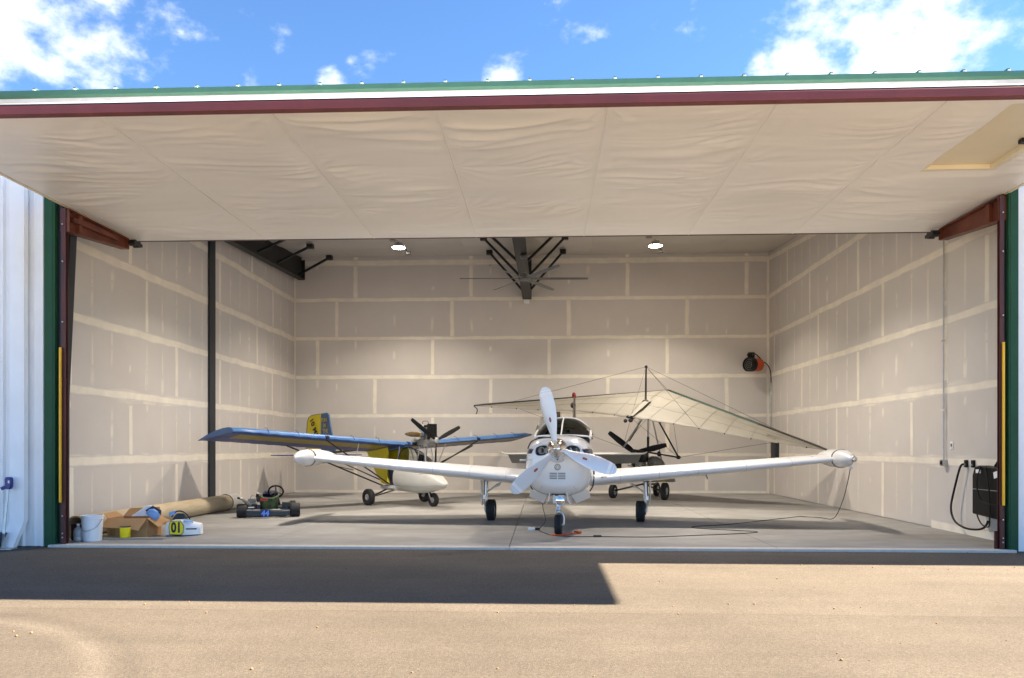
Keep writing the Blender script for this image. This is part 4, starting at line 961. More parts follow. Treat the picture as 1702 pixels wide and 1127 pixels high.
for sx in (-1, 1):
    m = MB(); m.prism([(0, 3.1, 1.19), (sx*1.2, 3.35, 1.19), (sx*1.35, 3.6, 1.19), (sx*1.30, 4.15, 1.19), (0, 4.15, 1.19)], (0, 0, .025)); m.build('tailplane', 'wing_deep', ul, bevel=.008)

# ------------------------------------------------------------------ trike with its hang-glider wing
tk = thing('trike', 'weight-shift trike facing the back wall under a large cream fabric hang-glider wing', 'trike', (2.62, 21.0, 0))
NOSE = Vector((3.60, 22.0, 3.045)); KP = Vector((2.72, 20.3, 2.51)); REAR = Vector((2.20, 19.3, 2.185)); LT = Vector((-2.06, 22.3, 2.645)); RT = Vector((6.62, 18.05, 1.36))
UP = (NOSE-REAR).cross(Vector((-.9, .44, 0)).normalized()).normalized()
if UP.z < 0: UP = -UP
TEL = [REAR, Vector((.95, 20.55, 2.40)), Vector((-.35, 21.55, 2.50)), LT]; TER = [REAR, Vector((3.60, 18.75, 1.93)), Vector((5.10, 18.15, 1.60)), RT]
sails = []
for TE, TIP in ((TEL, LT), (TER, RT)):
    te = smoothpath(TE, 8); n = len(te); rows = []
    for i in range(n):
        f = i/(n-1); le = NOSE.lerp(TIP, f); row = []
        for j in range(15):
            g = j/14; p = le.lerp(te[i], g); h = (1-f)*.13*math.sin(math.pi*g**.6)+.012*math.sin(f*60)*g*(1-f); row.append(p+UP*h)
        rows.append(row)
    m = MB(); vs = [p for r in rows for p in r]; fs = [(i*15+j, i*15+j+1, (i+1)*15+j+1, (i+1)*15+j) for i in range(n-1) for j in range(14)]
    m.add(vs, fs); o = m.build('sail', 'sail', tk, True, smooth=180); md = o.modifiers.new('thickness', 'SOLIDIFY'); md.thickness = .004
    sails.append((rows, o, TIP))
    le = [r[0]+UP*.02 for r in rows]
    MB().tube(le, [.032]*(n-1)+[.018], 8).build('leading_edge', 'tube_dark', tk, True)
    if TIP is RT: MB().tube([r[1]+UP*.012 for r in rows[1:-9]], .015, 6).build('edge_stripe', 'sail_green', o, True)
    for i in range(3, n-1, 3): MB().tube([p+UP*.006 for p in rows[i][1:]], .004, 4).build('batten', 'sail_seam', o, True)
    for gidx in (5, 9): MB().tube([r[gidx]+UP*.004 for r in rows[:-2]], .003, 4).build('sail_seam', 'sail_seam', o, True)
    m = MB()
    for i in range(3, n-1, 3): m.ell(rows[i][14], (.02, .02, .02), 8, 6)
    m.build('batten_tip', 'tube_dark', o, True, kind='stuff')
lettering('sail_mark', 'ZS', .34, wm(tk).inverted() @ basis(sails[1][0][17][9]+UP*.012, (RT-NOSE), (NOSE-REAR)), 'sail_seam', sails[1][1], .004)
m = MB()                                                # keel pocket laid along the middle of the sail
a, b = REAR+UP*.03, KP+(NOSE-KP)*.12+UP*.15; s_ = (b-a).cross(UP).normalized()
m.loft([[a-s_*.05, a+UP*.03, a+s_*.05], [(a+b)/2-s_*.12+UP*.03, (a+b)/2+UP*.07, (a+b)/2+s_*.12+UP*.03], [b-s_*.09, b+UP*.03, b+s_*.09]]).build('keel_pocket', 'sail', tk, True)
MB().tube([REAR+(REAR-NOSE).normalized()*.12-UP*.05, KP-UP*.10, NOSE], .03, 8).build('keel', 'tube_dark', tk, True)
m = MB(); e = REAR+(REAR-NOSE).normalized()*.10-UP*.03; m.ell(e+Vector((0, 0, .07)), (.09, .05, .04)); m.ell(e+Vector((-.10, 0, -.03)), (.05, .05, .05)); m.ell(e+Vector((.03, 0, -.02)), (.06, .05, .05)); m.build('keel_fitting', 'trim_black', tk, True)
KT = Vector((2.72, 20.3, 3.575)); MB().cyl(KP+UP*.1, KT, .028, .024, 10).build('king_post', 'tube_dark', tk, True); MB().ell(KT, (.04, .04, .05)).build('king_post_cap', 'trim_black', tk, True); MB().ell(KP+UP*.14, (.09, .07, .05)).build('king_post_foot', 'trim_black', tk, True)
def wire(p, q, name='rigging_wire'): MB().cyl(p, q, .0045, n=5).build(name, 'tube_dark', tk, True)
L6 = sails[0][0][20][1]; R6 = sails[1][0][20][1]
for q in (L6, R6, NOSE, REAR, sails[1][0][9][14]): wire(KT, q)
m = MB(); m.tube(smoothpath([LT, LT+Vector((.10, -.02, -.10)), LT+Vector((.07, -.02, -.24))]), .016, 6); m.build('tip_hook', 'tube_dark', tk, True)
# control frame: uprights and base bar
AP = KP+(NOSE-KP)*.18-UP*.08; BL, BR = Vector((2.10, 20.15, 1.42)), Vector((3.48, 19.75, 1.17))
for q, mt in ((BL, 'aluminium'), (BR, 'tube_dark')): MB().cyl(AP, q, .022, n=8).build('control_upright', mt, tk, True)
MB().cyl(BL+Vector((.22, 0, -.05)), BR, .022, n=8).build('base_bar', 'tube_dark', tk, True)
MB().ell(BR, (.06, .06, .05)).build('bar_corner', 'trim_black', tk, True); MB().ell(BR.lerp(BL, .35), (.05, .05, .07)).build('bar_corner', 'trim_black', tk, True)
for q in (R6, NOSE, REAR): wire(BR, q)
for q in (L6, NOSE, REAR): wire(BL, q)
# mast and front strut of the trike
MAST = Vector((2.80, 20.45, 2.45)); FOOT = Vector((2.86, 21.0, .42))
MB().cyl(MAST, MAST.lerp(FOOT, .36), .028, n=10).build('mast', 'aluminium', tk, True); MB().cyl(MAST.lerp(FOOT, .36), MAST.lerp(FOOT, .52), .034, n=10).build('mast_sleeve', 'trim_black', tk, True); MB().cyl(MAST.lerp(FOOT, .52), FOOT, .028, n=10).build('mast', 'aluminium', tk, True)
LFT = Vector((2.20, 20.55, 1.45)); MB().cyl(MAST+Vector((-.12, 0, 0)), MAST.lerp(LFT, .45), .026, n=10).build('support_tube', 'aluminium', tk, True); MB().cyl(MAST.lerp(LFT, .45), MAST.lerp(LFT, .85), .032, n=10).build('support_sleeve', 'trim_black', tk, True)
MB().cyl(MAST+Vector((.05, 0, 0)), Vector((3.45, 21.6, .55)), .022, n=8).build('front_strut', 'aluminium', tk, True)
# pusher engine and propeller behind the seat
PC = Vector((2.42, 20.25, 1.28)); ax = Vector((-.45, -.9, 0)); pu = Vector((.9, -.45, 0))
m = MB(); m.cyl(PC-ax*.12, PC+ax*.06, .06, n=14); m.build('propeller_hub', 'trim_black', tk, True)
for a, L_ in ((143, .92), (14, .88), (262, .80)):
    d = pu*math.cos(R(a))+Vector((0, 0, math.sin(R(a)))); c = -pu*math.sin(R(a))+Vector((0, 0, math.cos(R(a)))); rings = []
    for q, w_, tw in ((.04, .05, 40), (.2, .075, 32), (.6, .082, 22), (.93, .062, 16), (1.0, .048, 15)):
        u = c*math.cos(R(tw))+ax*math.sin(R(tw)); v = ax*math.cos(R(tw))-c*math.sin(R(tw)); o = PC+d*q*L_
        rings.append([o+u*w_*math.cos(2*math.pi*i/10)+v*(.018-.01*q)*math.sin(2*math.pi*i/10) for i in range(10)])
    MB().loft(rings).build('propeller_blade', 'black_plastic', tk, True, smooth=60)
m = MB(); m.box(PC-ax*.38+Vector((0, 0, -.12)), (.34, .42, .26), Matrix.Rotation(R(-26), 3, 'Z')); m.build('engine_block', 'black_steel', tk, True, bevel=.02)
for k in range(3): MB().lathe(PC-ax*(.25+.16*k)+Vector((.02, 0, -.42)), (0, 0, 1), [(0, .06), (.03, .09), (.16, .09), (.2, .05)], 12).build('cylinder', 'dull_metal', tk, True)
m = MB()
for k in range(5): m.tube(smoothpath([PC-ax*(.1+.1*k)+Vector((-.25+.1*k, -.12, -.32)), PC-ax*.3+Vector((-.1+.08*k, -.18, -.40)), PC-ax*.2+Vector((.1*k-.1, -.1, -.52))]), .02, 6)
m.build('exhaust_pipe', 'aluminium', tk, True)
MB().ell(Vector((3.05, 20.75, .98)), (.26, .22, .19), rot=Matrix.Rotation(R(30), 3, 'Y')).build('fuel_tank', 'sail', tk, True)
MB().bx(1.95, 2.10, 20.55, 20.9, .78, 1.10).build('radiator', 'black_plastic', tk, True, bevel=.02)
MB().box((2.95, 21.35, .62), (.5, .9, .30), Matrix.Rotation(R(-26), 3, 'Z')).build('seat', 'seat_navy', tk, True, bevel=.06)
for c, yw in (((1.945, 21.39, 0), 1), ((3.283, 20.726, 0), 1)):
    c = Vector(c); big = c.x > 3
    wheel('tyre', tk, wm(tk).inverted() @ (c+Vector((0, 0, .235 if big else .19))), (.9, -.44, 0), .235 if big else .19, .15, .10, tread=False)
    MB().cyl(c+Vector((0, 0, .20)), Vector((2.75, 21.05, .42)), .025, n=8).build('axle_leg', 'tube_dark', tk, True)
m = MB(); m.loft([[Vector((3.28, 20.75, .54))+Vector((.9*a*.5+.44*b, -.44*a*.5+.9*b, c)) for a, b, c in q] for q in ([(-.2, -.30, 0), (.2, -.30, 0), (.2, -.30, .02), (-.2, -.30, .02)], [(-.5, -.1, -.05), (.5, -.1, -.05), (.4, -.1, .08), (-.4, -.1, .08)], [(-.5, .2, -.05), (.5, .2, -.05), (.4, .2, .08), (-.4, .2, .08)], [(-.2, .4, 0), (.2, .4, 0), (.2, .4, .02), (-.2, .4, .02)])])
m.build('wheel_spat', 'sail', tk, True, bevel=.02)
MB().box((3.20, 20.52, .55), (.24, .04, .10), Matrix.Rotation(R(-26), 3, 'Z')).build('spat_panel', 'wing_yellow', tk, True, bevel=.01)
wheel('tyre', tk, wm(tk).inverted() @ Vector((3.3, 22.35, .2)), (.9, -.44, 0), .2, .12, .09, tread=False)
MB().cyl((2.75, 21.05, .40), (3.35, 22.45, .36), .03, n=8).build('keel_tube', 'tube_dark', tk, True)

# ------------------------------------------------------------------ racing kart
kt = thing('racing_kart', 'low black racing kart with green seat and blue number 44 beside the wall', 'kart', (-5.63, 15.30, 0), R(18)); kt.scale = (1, 1, 1.06)
def kwheel(x, y, r, w_): return wheel('tyre', kt, (x, y, r), (1, 0, 0), r, w_, r*.48, tread=False)
kwheel(-.52, .05, .135, .20); kwheel(.52, .05, .135, .20); kwheel(-.46, 1.10, .125, .13); kwheel(.46, 1.10, .125, .13)
m = MB()
for sx in (-1, 1): m.tube(smoothpath([(sx*.34, -.05, .10), (sx*.32, .45, .08), (sx*.36, .85, .08), (sx*.20, 1.25, .08)]), .016)
m.tube([(-.33, .35, .08), (.33, .35, .08)], .016); m.tube([(-.2, 1.25, .08), (.2, 1.25, .08)], .016); m.build('frame', 'kart_blue', kt)
MB().cyl((-.56, .05, .135), (.56, .05, .135), .02, n=10).build('rear_axle', 'dull_metal', kt)
m = MB(); m.loft([[Vector((x, -.17+c*.04, .09+z)) for c, z in ((-1, -.05), (1, -.05), (1, .05), (-.6, .05))] for x in (-.42, -.2, 0, .2, .42)]); m.build('rear_bumper', 'kart_black', kt, bevel=.012)
MB().bx(-.155, .035, -.226, -.214, .025, .165).build('number_plate', 'plate_navy', kt, bevel=.008)
lettering('number', '44', .15, basis((-.058, -.2285, .092), (1, 0, .0), (.12, 0, 1)), 'number_blue', kt, .006)
MB().bx(.16, .36, .10, .55, .05, .20).build('chain_guard', 'kart_black', kt, bevel=.02)
MB().bx(-.30, .30, .45, 1.15, .045, .055).build('floor_tray', 'kart_black', kt)
MB().bx(-.47, -.30, .36, .62, .07, .24).build('radiator', 'kart_black', kt, bevel=.015)
MB().tube(smoothpath([(.30, .12, .16), (.42, .30, .26), (.34, .55, .22)]), .022, 8).build('intake_hose', 'black_plastic', kt)
MB().box((.34, .02, .24), (.16, .12, .10)).build('ignition_box', 'kart_black', kt, bevel=.01)
# seat shell: open bucket
rings = []
for q, (z, hw, y0, y1) in enumerate(((.07, .13, .18, .50), (.14, .17, .12, .55), (.26, .185, .05, .42), (.38, .19, .0, .26), (.40, .185, .0, .22))):
    rings.append([Vector((hw*math.copysign(abs(math.cos(t))**.7, math.cos(t)), (y0+y1)/2+(y1-y0)/2*math.sin(t), z+.03*math.cos(2*t)*(q > 2))) for t in (2*math.pi*i/28 for i in range(28))])
m = MB().loft(rings, (True, False)); o = m.build('seat', 'camo', kt); md = o.modifiers.new('thickness', 'SOLIDIFY'); md.thickness = .012
MB().box((-.09, -.013, .345), (.15, .006, .045)).build('seat_badge', 'red_plastic', kt)
MB().box((-.09, -.017, .345), (.11, .003, .014)).build('badge_line', 'beacon_red', kt)
MB().tube([(-.20, .06, .30), (-.23, .08, .42), (-.21, .02, .47)], .028, 8).build('seat_stay', 'kart_black', kt)
# steering wheel, column and nose fairing
sc_ = Vector((.12, .68, .46)); sa = Vector((0, .75, .55)).normalized()
m = MB(); m.torus(sc_, sa, .15, .018, 36, 8); swl = m.build('steering_wheel', 'black_plastic', kt)
m = MB(); u = Vector((1, 0, 0)); v = sa.cross(u)
for a in (90, 210, 330): m.bar(sc_, sc_+(u*math.cos(R(a))+v*math.sin(R(a)))*-.14, .03, .008, sa)
m.build('spoke', 'dull_metal', swl)
MB().cyl(sc_, (.0, 1.15, .12), .014, n=8).build('steering_column', 'dull_metal', kt)
m = MB(); m.loft([[Vector((x*w_, y, z+h)) for x, h in ((-1, 0), (-.7, .05), (.7, .05), (1, 0))] for y, z, w_ in ((.78, .40, .12), (.90, .42, .16), (1.1, .26, .19), (1.25, .12, .22))]); m.build('front_panel', 'kart_blue', kt, bevel=.01)
m = MB(); m.loft([[Vector((x, 1.30+.14*c, .07+h)) for c, h in ((-1, -.03), (1, -.03), (.9, .06), (-.6, .10))] for x in (-.48, -.2, .2, .48)]); m.build('nose_cone', 'kart_blue', kt, bevel=.02)
for sx, mt in ((-1, 'kart_black'), (1, 'kart_blue')):
    m = MB(); m.loft([[Vector((sx*(.36+a*.22), y, .05+b*.15*k)) for a, b in ((0, 0), (1, 0), (.95, .8), (.5, 1), (0, .9))] for y, k in ((.28, .7), (.36, 1), (.82, 1), (.92, .7))]); m.build('side_pod', mt, kt, bevel=.01)
MB().box((.585, .72, .12), (.008, .22, .10)).build('pod_sticker', 'red_plastic', kt); MB().box((.588, .55, .12), (.006, .10, .10)).build('pod_sticker', 'paper_white', kt); MB().box((.588, .42, .12), (.006, .12, .10)).build('pod_sticker', 'light_blue', kt)
# engine on the left
m = MB(); m.bx(-.44, -.24, .08, .34, .12, .25); m.cyl((-.34, .2, .25), (-.34, .2, .30), .06)
e = m.build('engine', 'kart_black', kt, bevel=.012)
m = MB()
for k in range(8): m.box((-.34, .2, .262+k*.013), (.15, .15, .006))
m.build('cylinder_fins', 'dull_metal', e, kind='stuff')
MB().tube(smoothpath([(-.36, .10, .24), (-.44, .02, .30), (-.50, -.02, .36), (-.56, -.04, .38)]), [.03]*18+[.022], 10).build('exhaust', 'dull_metal', kt)
MB().cyl((-.55, -.04, .378), (-.60, -.05, .39), .022, .02, 10).build('exhaust_tip', 'black_plastic', kt)
m = MB(); m.torus((-.30, .15, .36), (.2, 1, .2), .065, .008, 24, 6); m.build('cable_loop', 'dull_metal', kt)
MB().box((-.34, -.02, .20), (.12, .02, .02)).build('engine_plate', 'white_plastic', kt)
MB().lathe((-.20, .30, .30), (0, 0, 1), [(0, .03), (.02, .05), (.10, .05), (.12, .03)], 14).build('fuel_can', 'kart_black', kt)

# ------------------------------------------------------------------ clutter inside the left jamb
t = thing('cardboard_tube', 'long thick cardboard carpet tube lying on the floor along the left wall', 'tube', (-7.35, 14.5, 0))
A, B = Vector((-7.42, 11.72, .178)), Vector((-7.22, 17.05, .178))
d = (B-A).normalized(); m = MB(); m.lathe(A, d, [(0, .15), (0, .173), (.01, .177), ((B-A).length, .177), ((B-A).length, .15), (0, .145)], 32, caps=(False, False)); m.build('tube', 'paper_tube', t, True)
m = MB(); rr = []
for k in range(9):
    f = k/8; c = B+d*(-.12+.50*f); rr.append([p+Vector((0, 0, 0))+(p-c)*(.05*noise.noise(p*6)+.02-.16*max(0, f-.6)) for p in m.ring(c, d, .184, 32)])
m.loft(rr, (False, True)); m.build('plastic_cap', 'plastic_wrap', t, True)
MB().lathe(B, d, [(-.13, .18), (-.13, .187), (-.11, .187), (-.11, .18)], 32, caps=(False, False)).build('tape_band', 'trim_black', t, True)
t = thing('bucket', 'white plastic pail with wire handle beside the red door post', 'bucket', (-6.965, 11.42, 0))
m = MB(); m.lathe((0, 0, 0), (0, 0, 1), [(0, 0), (0, .128), (.01, .132), (.33, .150), (.335, .158), (.345, .158), (.35, .150), (.37, .151), (.372, .160), (.392, .160), (.394, .148), (.03, .126), (.03, 0)], 32, caps=(False, False)); m.build('pail', 'bucket_white', t)
MB().tube(smoothpath([(-.155, 0, .335), (-.13, -.11, .22), (0, -.165, .16), (.13, -.11, .22), (.155, 0, .335)]), .004, 6).build('handle', 'dull_metal', t)
t = thing('plastic_bottle', 'cloudy plastic jug standing between the white bucket and door post', 'bottle', (-7.15, 11.36, 0))
m = MB(); m.lathe((0, 0, 0), (0, 0, 1), [(0, 0), (0, .055), (.01, .066), (.06, .068), (.07, .064), (.08, .068), (.15, .068), (.19, .052), (.215, .022), (.24, .021)], 24); m.build('body', 'clear_plastic', t)
MB().lathe((0, 0, .24), (0, 0, 1), [(0, .024), (.022, .024), (.024, 0)], 14).build('cap', 'white_plastic', t)
t = thing('cardboard_box', 'open brown cardboard box with drooping flaps holding loose kart bodywork', 'box', (-6.64, 12.05, 0), R(3)); t.scale = (.78, 1, 1)
bw_, bd_, bh_ = .80, .52, .30; m = MB(); q = .006
m.bx(-bw_/2, bw_/2, -bd_/2, -bd_/2+q, 0, bh_); m.bx(-bw_/2, bw_/2, bd_/2-q, bd_/2, 0, bh_); m.bx(-bw_/2, -bw_/2+q, -bd_/2+q, bd_/2-q, 0, bh_); m.bx(bw_/2-q, bw_/2, -bd_/2+q, bd_/2-q, 0, bh_); m.bx(-bw_/2+q, bw_/2-q, -bd_/2+q, bd_/2-q, 0, q); m.build('carton', 'cardboard', t)
MB().prism([(-.40, -.26, .302), (.40, -.26, .302), (.34, -.44, .13), (.10, -.42, .16), (-.44, -.44, .185)], (0, .004, .006)).build('flap', 'cardboard', t)
MB().prism([(-.40, .26, .302), (.40, .26, .302), (.30, .36, .44), (-.34, .38, .42)], (0, .005, .002)).build('flap', 'cardboard', t)
MB().prism([(.40, -.25, .302), (.40, .25, .302), (.64, .20, .22), (.62, -.22, .16)], (0, 0, .006)).build('flap', 'cardboard', t)
MB().prism([(-.40, -.25, .302), (-.40, .25, .302), (-.52, .2, .38), (-.50, -.2, .38)], (.004, 0, .004)).build('flap', 'cardboard', t)
lettering('print', '▪', .10, basis((-.30, -.2625, .09), (1, 0, 0), (0, 0, 1)), 'cardboard_in', t) if 0 else MB().bx(-.35, -.24, -.2615, -.2605, .03, .13).build('print', 'cardboard_in', t)
t = thing('kart_bodywork', 'white and blue kart nose panel propped in the open cardboard box', 'panel', (-6.44, 12.05, .30), R(3))
m = MB(); m.prism([(-.24, -.02, .02), (.12, -.06, .03), (.20, -.04, .12), (.04, .02, .19), (-.04, .02, .17)], (0, .02, .01)); m.build('white_face', 'paper_white', t)
MB().loft([[Vector((.13+a*.11*k, -.10+d_, .05+b*.10*k)) for a, b in ((-1, .3), (-.5, .9), (.2, 1), (.9, .5), (1, -.4), (.5, -1), (-.3, -.6))] for k, d_ in ((1, .03), (.97, 0), (.7, -.03), (.3, -.04))]).build('blue_face', 'light_blue', t, smooth=50)
MB().prism([(.0, -.06, .115), (.12, -.07, .185), (.27, -.09, .11), (.27, -.10, .05), (.13, -.08, .14), (.03, -.07, .09)], (.0, .015, .012)).build('dark_edge', 'trim_navy', t, bevel=.005)
t = thing('paint_can', 'small bright yellow tub in front of the cardboard box', 'can', (-6.56, 11.62, .029))
MB().lathe((0, 0, 0), (0, 0, 1), [(0, 0), (0, .072), (.005, .075), (.155, .078), (.16, .072)], 28).build('tub', 'bright_yellow', t)
MB().lathe((0, 0, .158), (0, 0, 1), [(0, .079), (.012, .081), (.016, .07), (.016, 0)], 28).build('lid', 'trim_navy', t)
t = tag(MB().box((-6.48, 11.58, .014), (1.12, .11, .028), Matrix.Rotation(R(2.5), 3, 'Z')).build('plank', 'wood', bevel=.003), 'weathered grey plank lying on the slab before the box', 'plank')
# kart side fairing with the number 01
t = thing('kart_fairing', 'white and yellow kart bodywork numbered 01 on the floor beside the box', 'fairing', (-5.93, 12.14, 0), R(8)); t.scale = (.72, .8, 1.0)
m = MB(); rings = []
for x, z1, y0, dy, yo in ((-.28, .22, -.10, .10, .0), (-.10, .26, -.13, .22, .0), (.10, .26, -.13, .26, .0), (.30, .22, -.10, .24, .02), (.44, .19, -.04, .16, .05)):
    rings.append([Vector((x, y0+yo, .015)), Vector((x, y0-.02+yo, z1*.5)), Vector((x, y0+.02+yo, z1*.9)), Vector((x, y0+dy*.5+yo, z1)), Vector((x, y0+dy+yo, z1*.85)), Vector((x, y0+dy+yo, .015))])
m.loft(rings); fr_ = m.build('shell', 'paper_white', t, smooth=50)
m = MB(); pts = [(-.17, .03), (-.19, .15), (-.16, .245), (.06, .25), (.13, .17), (.12, .06), (.06, .02)]
m.prism([(x, -.165, z) for x, z in pts], (0, .012, 0)); m.build('number_field', 'bright_yellow', t, bevel=.004)
m = MB(); m.tube([(x, -.168, z) for x, z in pts+pts[:1]], .006, 6); m.build('number_outline', 'trim_navy', t)
lettering('number', '01', .225, basis((-.03, -.1675, .135), (1, 0, 0), (0, 0, 1)), 'trim_black', t, .010)
m = MB(); m.prism([(.12, -.15, .235), (.22, -.145, .23), (.32, -.115, .21), (.30, -.06, .235), (.1, -.06, .262)], (0, 0, .012)); m.build('blue_flash', 'light_blue', t)
MB().bx(.17, .40, -.141, -.135, .105, .125).build('sponsor_line', 'trim_navy', t)
m = MB(); m.loft([[Vector((x, y, z)) for x, y, z in q] for q in ([(-.20, .02, .26), (.12, .02, .26), (.12, .20, .22), (-.20, .20, .22)], [(-.10, .05, .36), (.06, .05, .36), (.06, .16, .33), (-.10, .16, .33)])]); m.build('dark_hump', 'kart_black', t, bevel=.02)
MB().tube(smoothpath([(-.20, .02, .30), (-.10, .0, .385), (.04, .0, .39), (.14, .02, .33), (.2, .03, .26)]), .012, 8).build('handle_hoop', 'trim_black', t)
MB().box((-.18, .04, .36), (.14, .10, .06), Matrix.Rotation(R(-15), 3, 'Y')).build('blue_scoop', 'light_blue', t, bevel=.01)

# ------------------------------------------------------------------ outside, left of the door
t = thing('bar_clamp', 'thin steel bar with blue plastic grip leaning on the white downspout', 'clamp', (-7.80, 10.60, -.035))
MB().box((0, .07, .46), (.034, .012, .93), Matrix.Rotation(R(-8), 3, 'X')).build('bar', 'galv', t)
m = MB(); m.loft([[Vector((x, .145+y, z)) for x, y in ((-.045*w_, -.03), (.045*w_, -.03), (.045*w_, .03), (-.045*w_, .03))] for z, w_ in ((.86, .5), (.90, 1.1), (1.0, 1.15), (1.04, .9))]); m.build('grip', 'blue_plastic', t, bevel=.012)
m = MB(); m.box((-.075, .145, .885), (.08, .05, .045), Matrix.Rotation(R(-25), 3, 'Y')); m.build('trigger', 'blue_plastic', t, bevel=.008)
MB().bx(.005, .028, .112, .114, .95, .99).build('grip_window', 'white_plastic', t)
MB().box((.06, -.02, .014), (.28, .14, .02)).build('foot_plate', 'galv', t, bevel=.004)
t = thing('rubber_tub', 'dark navy rubber tub standing against the siding at left edge', 'tub', (-8.05, 10.62, -.035))
m = MB(); m.loft([[Vector((sx*w_, sy*.13, z)) for sx, sy in ((-1, -1), (1, -1), (1, 1), (-1, 1))] for z, w_ in ((0, .17), (.20, .21), (.22, .225), (.235, .225))]+[[Vector((sx*.20, sy*.11, z)) for sx, sy in ((-1, -1), (1, -1), (1, 1), (-1, 1))] for z in (.235, .05)]); m.build('tub', 'trim_navy', t, bevel=.012)

# ------------------------------------------------------------------ wall fittings
t = thing('fan_heater', 'orange drum-shaped fan heater bracketed high in the back right corner', 'heater', (6.35, 23.30, 3.94))
ax = Vector((-.84, -.54, -.03)).normalized(); c0 = Vector((.22, .10, 0))
m = MB(); m.lathe(c0, ax, [(0, 0), (0, .17), (.015, .195), (.30, .20)], 32, caps=(True, False)); m.build('drum', 'orange_paint', t)
m = MB(); m.lathe(c0, ax, [(.30, .20), (.305, .212), (.50, .212), (.51, .195), (.38, .18), (.36, 0)], 32, caps=(False, True)); m.build('front_shroud', 'black_plastic', t)
m = MB(); 
for k in range(3): m.torus(c0+ax*.455, ax, .05+.055*k, .006, 24, 6)
m.build('guard', 'dull_metal', t)
MB().lathe(c0, ax, [(.30, .2005), (.30, .204), (.32, .2042), (.32, .2)], 32, caps=(False, False)).build('band', 'beacon_red', t)
m = MB(); m.tube(smoothpath([c0+ax*.05+Vector((.10, -.06, .12)), c0+ax*.12+Vector((0, 0, .30)), c0+ax*.30+Vector((0, 0, .34)), c0+ax*.44+Vector((0, 0, .24))]), .018, 6); m.bar(c0+ax*.25+Vector((0, 0, .32)), Vector((.05, .385, .34)), .05, .03); m.bx(-.05, .15, .37, .388, .25, .42); m.build('bracket', 'black_steel', t)
m = MB(); m.bar(c0+ax*.36+Vector((0, 0, .20)), c0+ax*.46+Vector((0, 0, .33)), .10, .08); m.build('louvre_handle', 'black_plastic', t)
MB().tube(smoothpath([c0+Vector((.03, .05, .10)), (.40, .10, .06), (.53, .10, -.12), (.565, .10, -.35), (.568, .10, -.55)]), .014, 8).build('flex_cable', 'black_plastic', t)
t = thing('conduit', 'thin metal conduit running down the back right corner to the panel', 'conduit', (6.91, 23.41, 1.5))
MB().cyl((.012, 0, .35), (.012, 0, 1.92), .014, n=8).build('pipe', 'galv', t); MB().cyl((.012, 0, 1.55), (.012, 0, 1.60), .02, n=8).build('coupling', 'chrome', t)
t = thing('breaker_panel', 'dark grey electrical panel on the side wall behind the glider wing', 'panel', (6.94, 22.95, 1.45))
MB().bx(-.09, .008, -.25, .25, -.45, .45).build('box', 'navy_steel', t, bevel=.006); MB().bx(-.10, -.091, -.21, .21, -.41, .41).build('panel_door', 'navy_steel', t, bevel=.003)
t = thing('outlet_box', 'grey outlet box at the foot of a tall conduit on the right wall', 'outlet', (6.93, 13.40, 1.17))
MB().bx(-.065, .02, -.055, .055, -.055, .055).build('box', 'galv', t, bevel=.006); MB().lathe((-.066, 0, 0), (-1, 0, 0), [(0, .036), (.008, .036), (.009, 0)], 20).build('socket', 'black_plastic', t)
m = MB(); m.tube([(-.02, 0, .05), (-.02, 0, .20), (-.016, .015, .28), (-.016, .015, 3.9)], .0125, 8); m.build('conduit', 'galv', t)
for z in (.9, 2.1): MB().bx(-.032, .0, -.02, .05, z, z+.025).build('strap', 'chrome', t)
t = thing('door_switch', 'small white switch plate beside the conduit on the right wall', 'switch', (6.945, 13.21, 1.47))
MB().bx(-.008, .003, -.04, .04, -.065, .065).build('plate', 'white_plastic', t, bevel=.003); MB().bx(-.016, -.0085, -.012, .012, -.02, .03).build('toggle', 'black_plastic', t)
t = thing('double_outlet', 'pair of black receptacles with a thick cord plugged in, right wall', 'outlet', (6.94, 12.64, 1.17))
for y in (-.10, .10): MB().bx(-.03, .005, y-.035, y+.035, -.06, .06).build('receptacle', 'black_plastic', t, bevel=.005); MB().bx(-.034, -.0305, y-.012, y+.012, -.03, .0).build('prong_face', 'aluminium', t)
t = thing('charger_unit', 'black hydraulic power unit hanging on the right wall by the door', 'power unit', (6.93, 11.90, .79)); t.scale = (1, .92, .95)
m = MB(); pr_ = [(-.40, -.42), (-.40, .22), (-.33, .36), (-.20, .385), (.34, .36), (.38, .28), (.38, -.46)]
m.prism([(-.17, -y, z) for y, z in pr_], (.18, 0, 0)); cover = m.build('cover', 'black_plastic', t, bevel=.02)
MB().bx(-.1745, -.1715, -.34, .38, -.01, .0).build('cover_seam', 'grey_paint', t); 
MB().box((-.176, .20, .29), (.006, .14, .06)).build('warning_label', 'paper_white', t); MB().box((-.176, -.30, .25), (.006, .12, .10), Matrix.Rotation(R(-14), 3, 'X')).build('warning_label', 'paper_white', t)
m = MB(); m.tube(smoothpath([(-.19, .10, .37), (-.22, .16, .1), (-.22, .05, -.16), (-.21, -.20, -.22), (-.19, -.42, -.22)]), .011, 8); m.tube(smoothpath([(-.19, -.05, .37), (-.20, -.14, .1), (-.20, -.18, -.2), (-.18, -.14, -.46), (-.14, -.02, -.60), (-.12, .25, -.55), (-.10, .42, -.3), (-.08, .43, .22)]), .011, 8); m.build('cable_loop', 'black_plastic', t)
m = MB(); m.tube(smoothpath([(-.05, -.05, .38), (-.06, -.22, .52), (-.10, -.40, .66)]), .02, 8); m.build('hose', 'black_plastic', t)
for k in range(3): MB().tube(smoothpath([(-.10, -.20-.03*k, -.46), (-.12, -.25+.05*k, -.58), (-.09, -.10+.06*k, -.64-.02*k), (-.05, .10*k-.1, -.66)]), .0025, 5).build('loose_wire', 'grey_paint', t)
